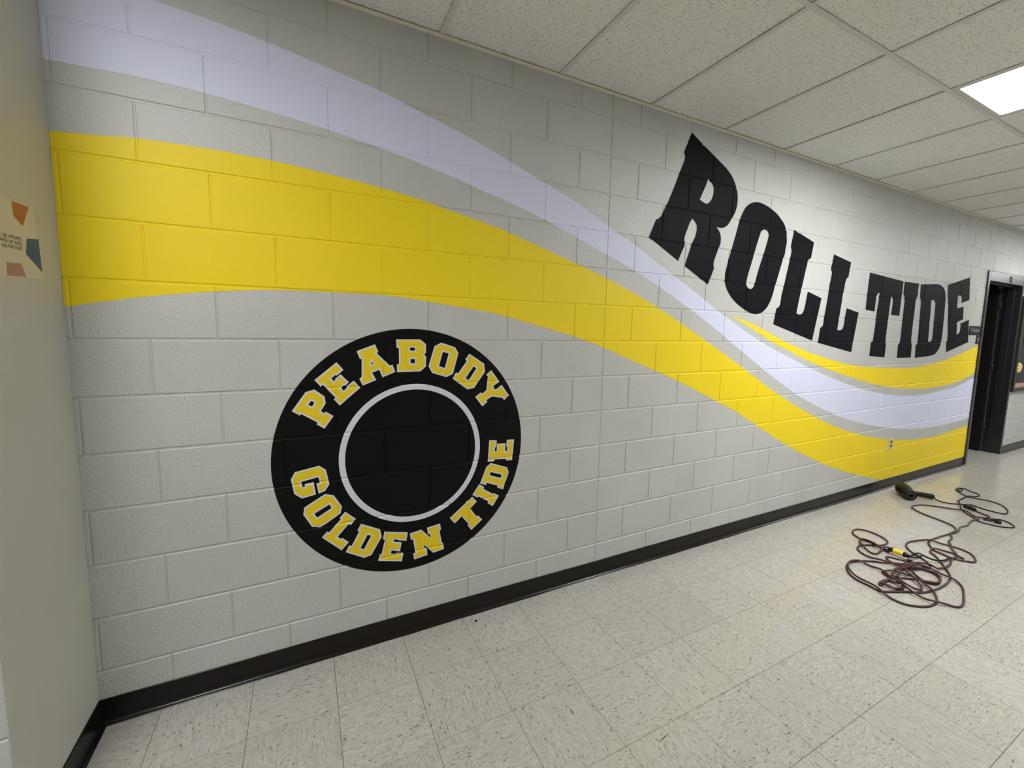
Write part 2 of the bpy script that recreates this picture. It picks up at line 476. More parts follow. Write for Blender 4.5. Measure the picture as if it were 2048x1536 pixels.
# ---------------------------------------------------------------- ceiling
ceiling = box('ceiling', XMIN, XEND, YB, 0.0, H+0.055, H+0.10, M['tee']); tag(ceiling, kind='structure')
GX0, GXS = 1.588, 0.6135; RY = [0.0, -0.862, -2.082, YB]
LIGHT_COLS = (-10, -3, 4, 11, 18)            # columns that hold a light in the middle row
ks = [k for k in range(-11, 23) if XMIN < GX0+k*GXS < XEND]
def tile_box(x0, x1, y0, y1):
    g = 0.0055
    return box('ceiling_tile', x0+g, x1-g, y0+g, y1-g, H+0.0052, H+0.020, M['ceil'], ceiling)
proto = {}
for k in range(ks[0]-1, ks[-1]+1):
    x0 = max(GX0+k*GXS, XMIN); x1 = min(GX0+(k+1)*GXS, XEND)
    for r in range(3):
        if r == 1 and k in LIGHT_COLS: continue
        y1 = RY[r]; y0 = RY[r+1]
        if r == 0 and x1 < XL+0.2: y1 = YR
        full = abs(x1-x0-GXS) < 1e-4
        key = (full, r, y1)
        if full and key in proto:
            o = bpy.data.objects.new('ceiling_tile', proto[key][0]); o.location = (x0-proto[key][1], 0, random.uniform(-.0012, .0012)); link(o, ceiling)
        else:
            o = tile_box(x0, x1, y0, y1)
            if full: proto[key] = (o.data, x0)
TW = 0.0115
for yy in RY[1:3]:
    bm = bmesh.new(); add_box(bm, XMIN, XEND, yy-TW, yy+TW, H, H+0.0012); add_box(bm, XMIN, XEND, yy-0.001, yy+0.001, H+0.001, H+0.035); bm_obj('grid_runner', bm, M['tee'], ceiling)
bar = {}
for k in ks:
    for r in range(3):
        y1 = RY[r]; y0 = RY[r+1]
        if r == 0 and GX0+k*GXS < XL: y1 = YR
        x = GX0+k*GXS
        if (r, y1) not in bar:
            bm = bmesh.new(); ya, yb = y0+TW, y1-(TW if r else 0.0); add_box(bm, -TW, TW, ya, yb, H+0.0004, H+0.0014); add_box(bm, -0.001, 0.001, ya, yb, H+0.001, H+0.03); o = bm_obj('grid_bar', bm, M['tee'], ceiling); bar[(r, y1)] = o.data
        else:
            o = bpy.data.objects.new('grid_bar', bar[(r, y1)]); link(o, ceiling)
        o.location.x = x
def wall_angle(name, x0, x1, y, d):
    bm = bmesh.new()
    add_box(bm, x0, x1, min(y, y+d*0.0016), max(y, y+d*0.0016), H-0.0008, H+0.024)
    add_box(bm, x0, x1, min(y, y+d*0.024), max(y, y+d*0.024), H-0.0022, H-0.0006)
    tag(bm_obj(name, bm, M['angle']), kind='structure')
wall_angle('trim_1', XL, XEND, -0.0004, -1)
wall_angle('trim_2', XMIN, XL, YR-0.0004, -1)
wall_angle('trim_3', XMIN, XEND, YB, 1)

# light panels
LN = ['flat white ceiling light panel at the dim far end behind the corner',
      'flat white ceiling light panel over the recess corner',
      'glowing white ceiling light panel set in the tile grid above the letters',
      'flat white ceiling light panel above the dark doorway',
      'flat white ceiling light panel beyond the bulletin board']
for n, k in enumerate(LIGHT_COLS):
    x0 = max(GX0+k*GXS, XMIN)+TW; x1 = GX0+(k+1)*GXS-TW; y1 = RY[1]-TW; y0 = RY[2]+TW
    t = empty('ceiling_light', ((x0+x1)/2, (y0+y1)/2, H)); cx, cy = t.location.x, t.location.y
    bm = bmesh.new(); w = 0.022
    for (a, b, c_, d) in ((x0, x1, y0, y0+w), (x0, x1, y1-w, y1), (x0, x0+w, y0+w, y1-w), (x1-w, x1, y0+w, y1-w)):
        add_box(bm, a-cx, b-cx, c_-cy, d-cy, 0.001, 0.03, 0.002)
    bm_obj('frame', bm, M['tee'], t)
    box('diffuser', x0+w-cx, x1-w-cx, y0+w-cy, y1-w-cy, 0.005, 0.012, mat_emit(LIGHT_STRENGTH[n]), t)
    box('housing', x0-cx, x1-cx, y0-cy, y1-cy, 0.030, 0.052, M['tee'], t)
    tag(t, LN[n], 'light', 'ceiling light panels in a row')

# ---------------------------------------------------------------- wall graphics: thin film that follows the block relief
def film(name, outer, holes, lift, mat, parent=None, origin=None):
    loops = [[Vector((p[0], p[1], 0)) for p in outer]]+[[Vector((p[0], p[1], 0)) for p in h] for h in holes]
    flat = [p for l in loops for p in l]
    bm = bmesh.new(); vs = [bm.verts.new((p.x, 0, p.y)) for p in flat]
    for t in tessellate_polygon(loops):
        try: bm.faces.new([vs[i] for i in t])
        except ValueError: pass
    bmesh.ops.remove_doubles(bm, verts=bm.verts[:], dist=1e-6)
    xs = [p.x for p in flat]; zs = [p.y for p in flat]; x0, x1, z0, z1 = min(xs), max(xs), min(zs), max(zs)
    def cut(geom, co, no):
        bmesh.ops.bisect_plane(bm, geom=geom, dist=1e-6, plane_co=co, plane_no=no)
    for j in range(math.floor(z0/CRS), math.ceil(z1/CRS)+1):
        for d in (-JH[1]-JR, -JH[1], -JH[0], JH[0], JH[1], JH[1]+JR):
            z = j*CRS+d
            if z0 < z < z1: cut(bm.verts[:]+bm.edges[:]+bm.faces[:], (0, 0, z), (0, 0, 1))
    for c in range(max(0, math.floor(z0/CRS)), math.ceil(z1/CRS)):
        for xj in head_joints(c, x0-0.02, x1+0.02):
            w = jw(xj)
            for d in (-w[1], -w[0], w[0], w[1]):
                x = xj+d
                if not (x0 < x < x1): continue
                fs = [f for f in bm.faces if c*CRS < f.calc_center_median().z < (c+1)*CRS
                      and min(v.co.x for v in f.verts) < x < max(v.co.x for v in f.verts)]
                if fs:
                    es = list({e for f in fs for e in f.edges}); vv = list({v for f in fs for v in f.verts})
                    cut(vv+es+fs, (x, 0, 0), (1, 0, 0))
    for v in bm.verts: v.co.y = 0.85*wall_depth(v.co.x, v.co.z)-lift
    bmesh.ops.recalc_face_normals(bm, faces=bm.faces)
    bm.normal_update()
    for f in bm.faces:
        if f.normal.y > 0: f.normal_flip()
    if origin is not None:
        for v in bm.verts: v.co -= Vector(origin)
    return bm_obj(name, bm, mat, parent)

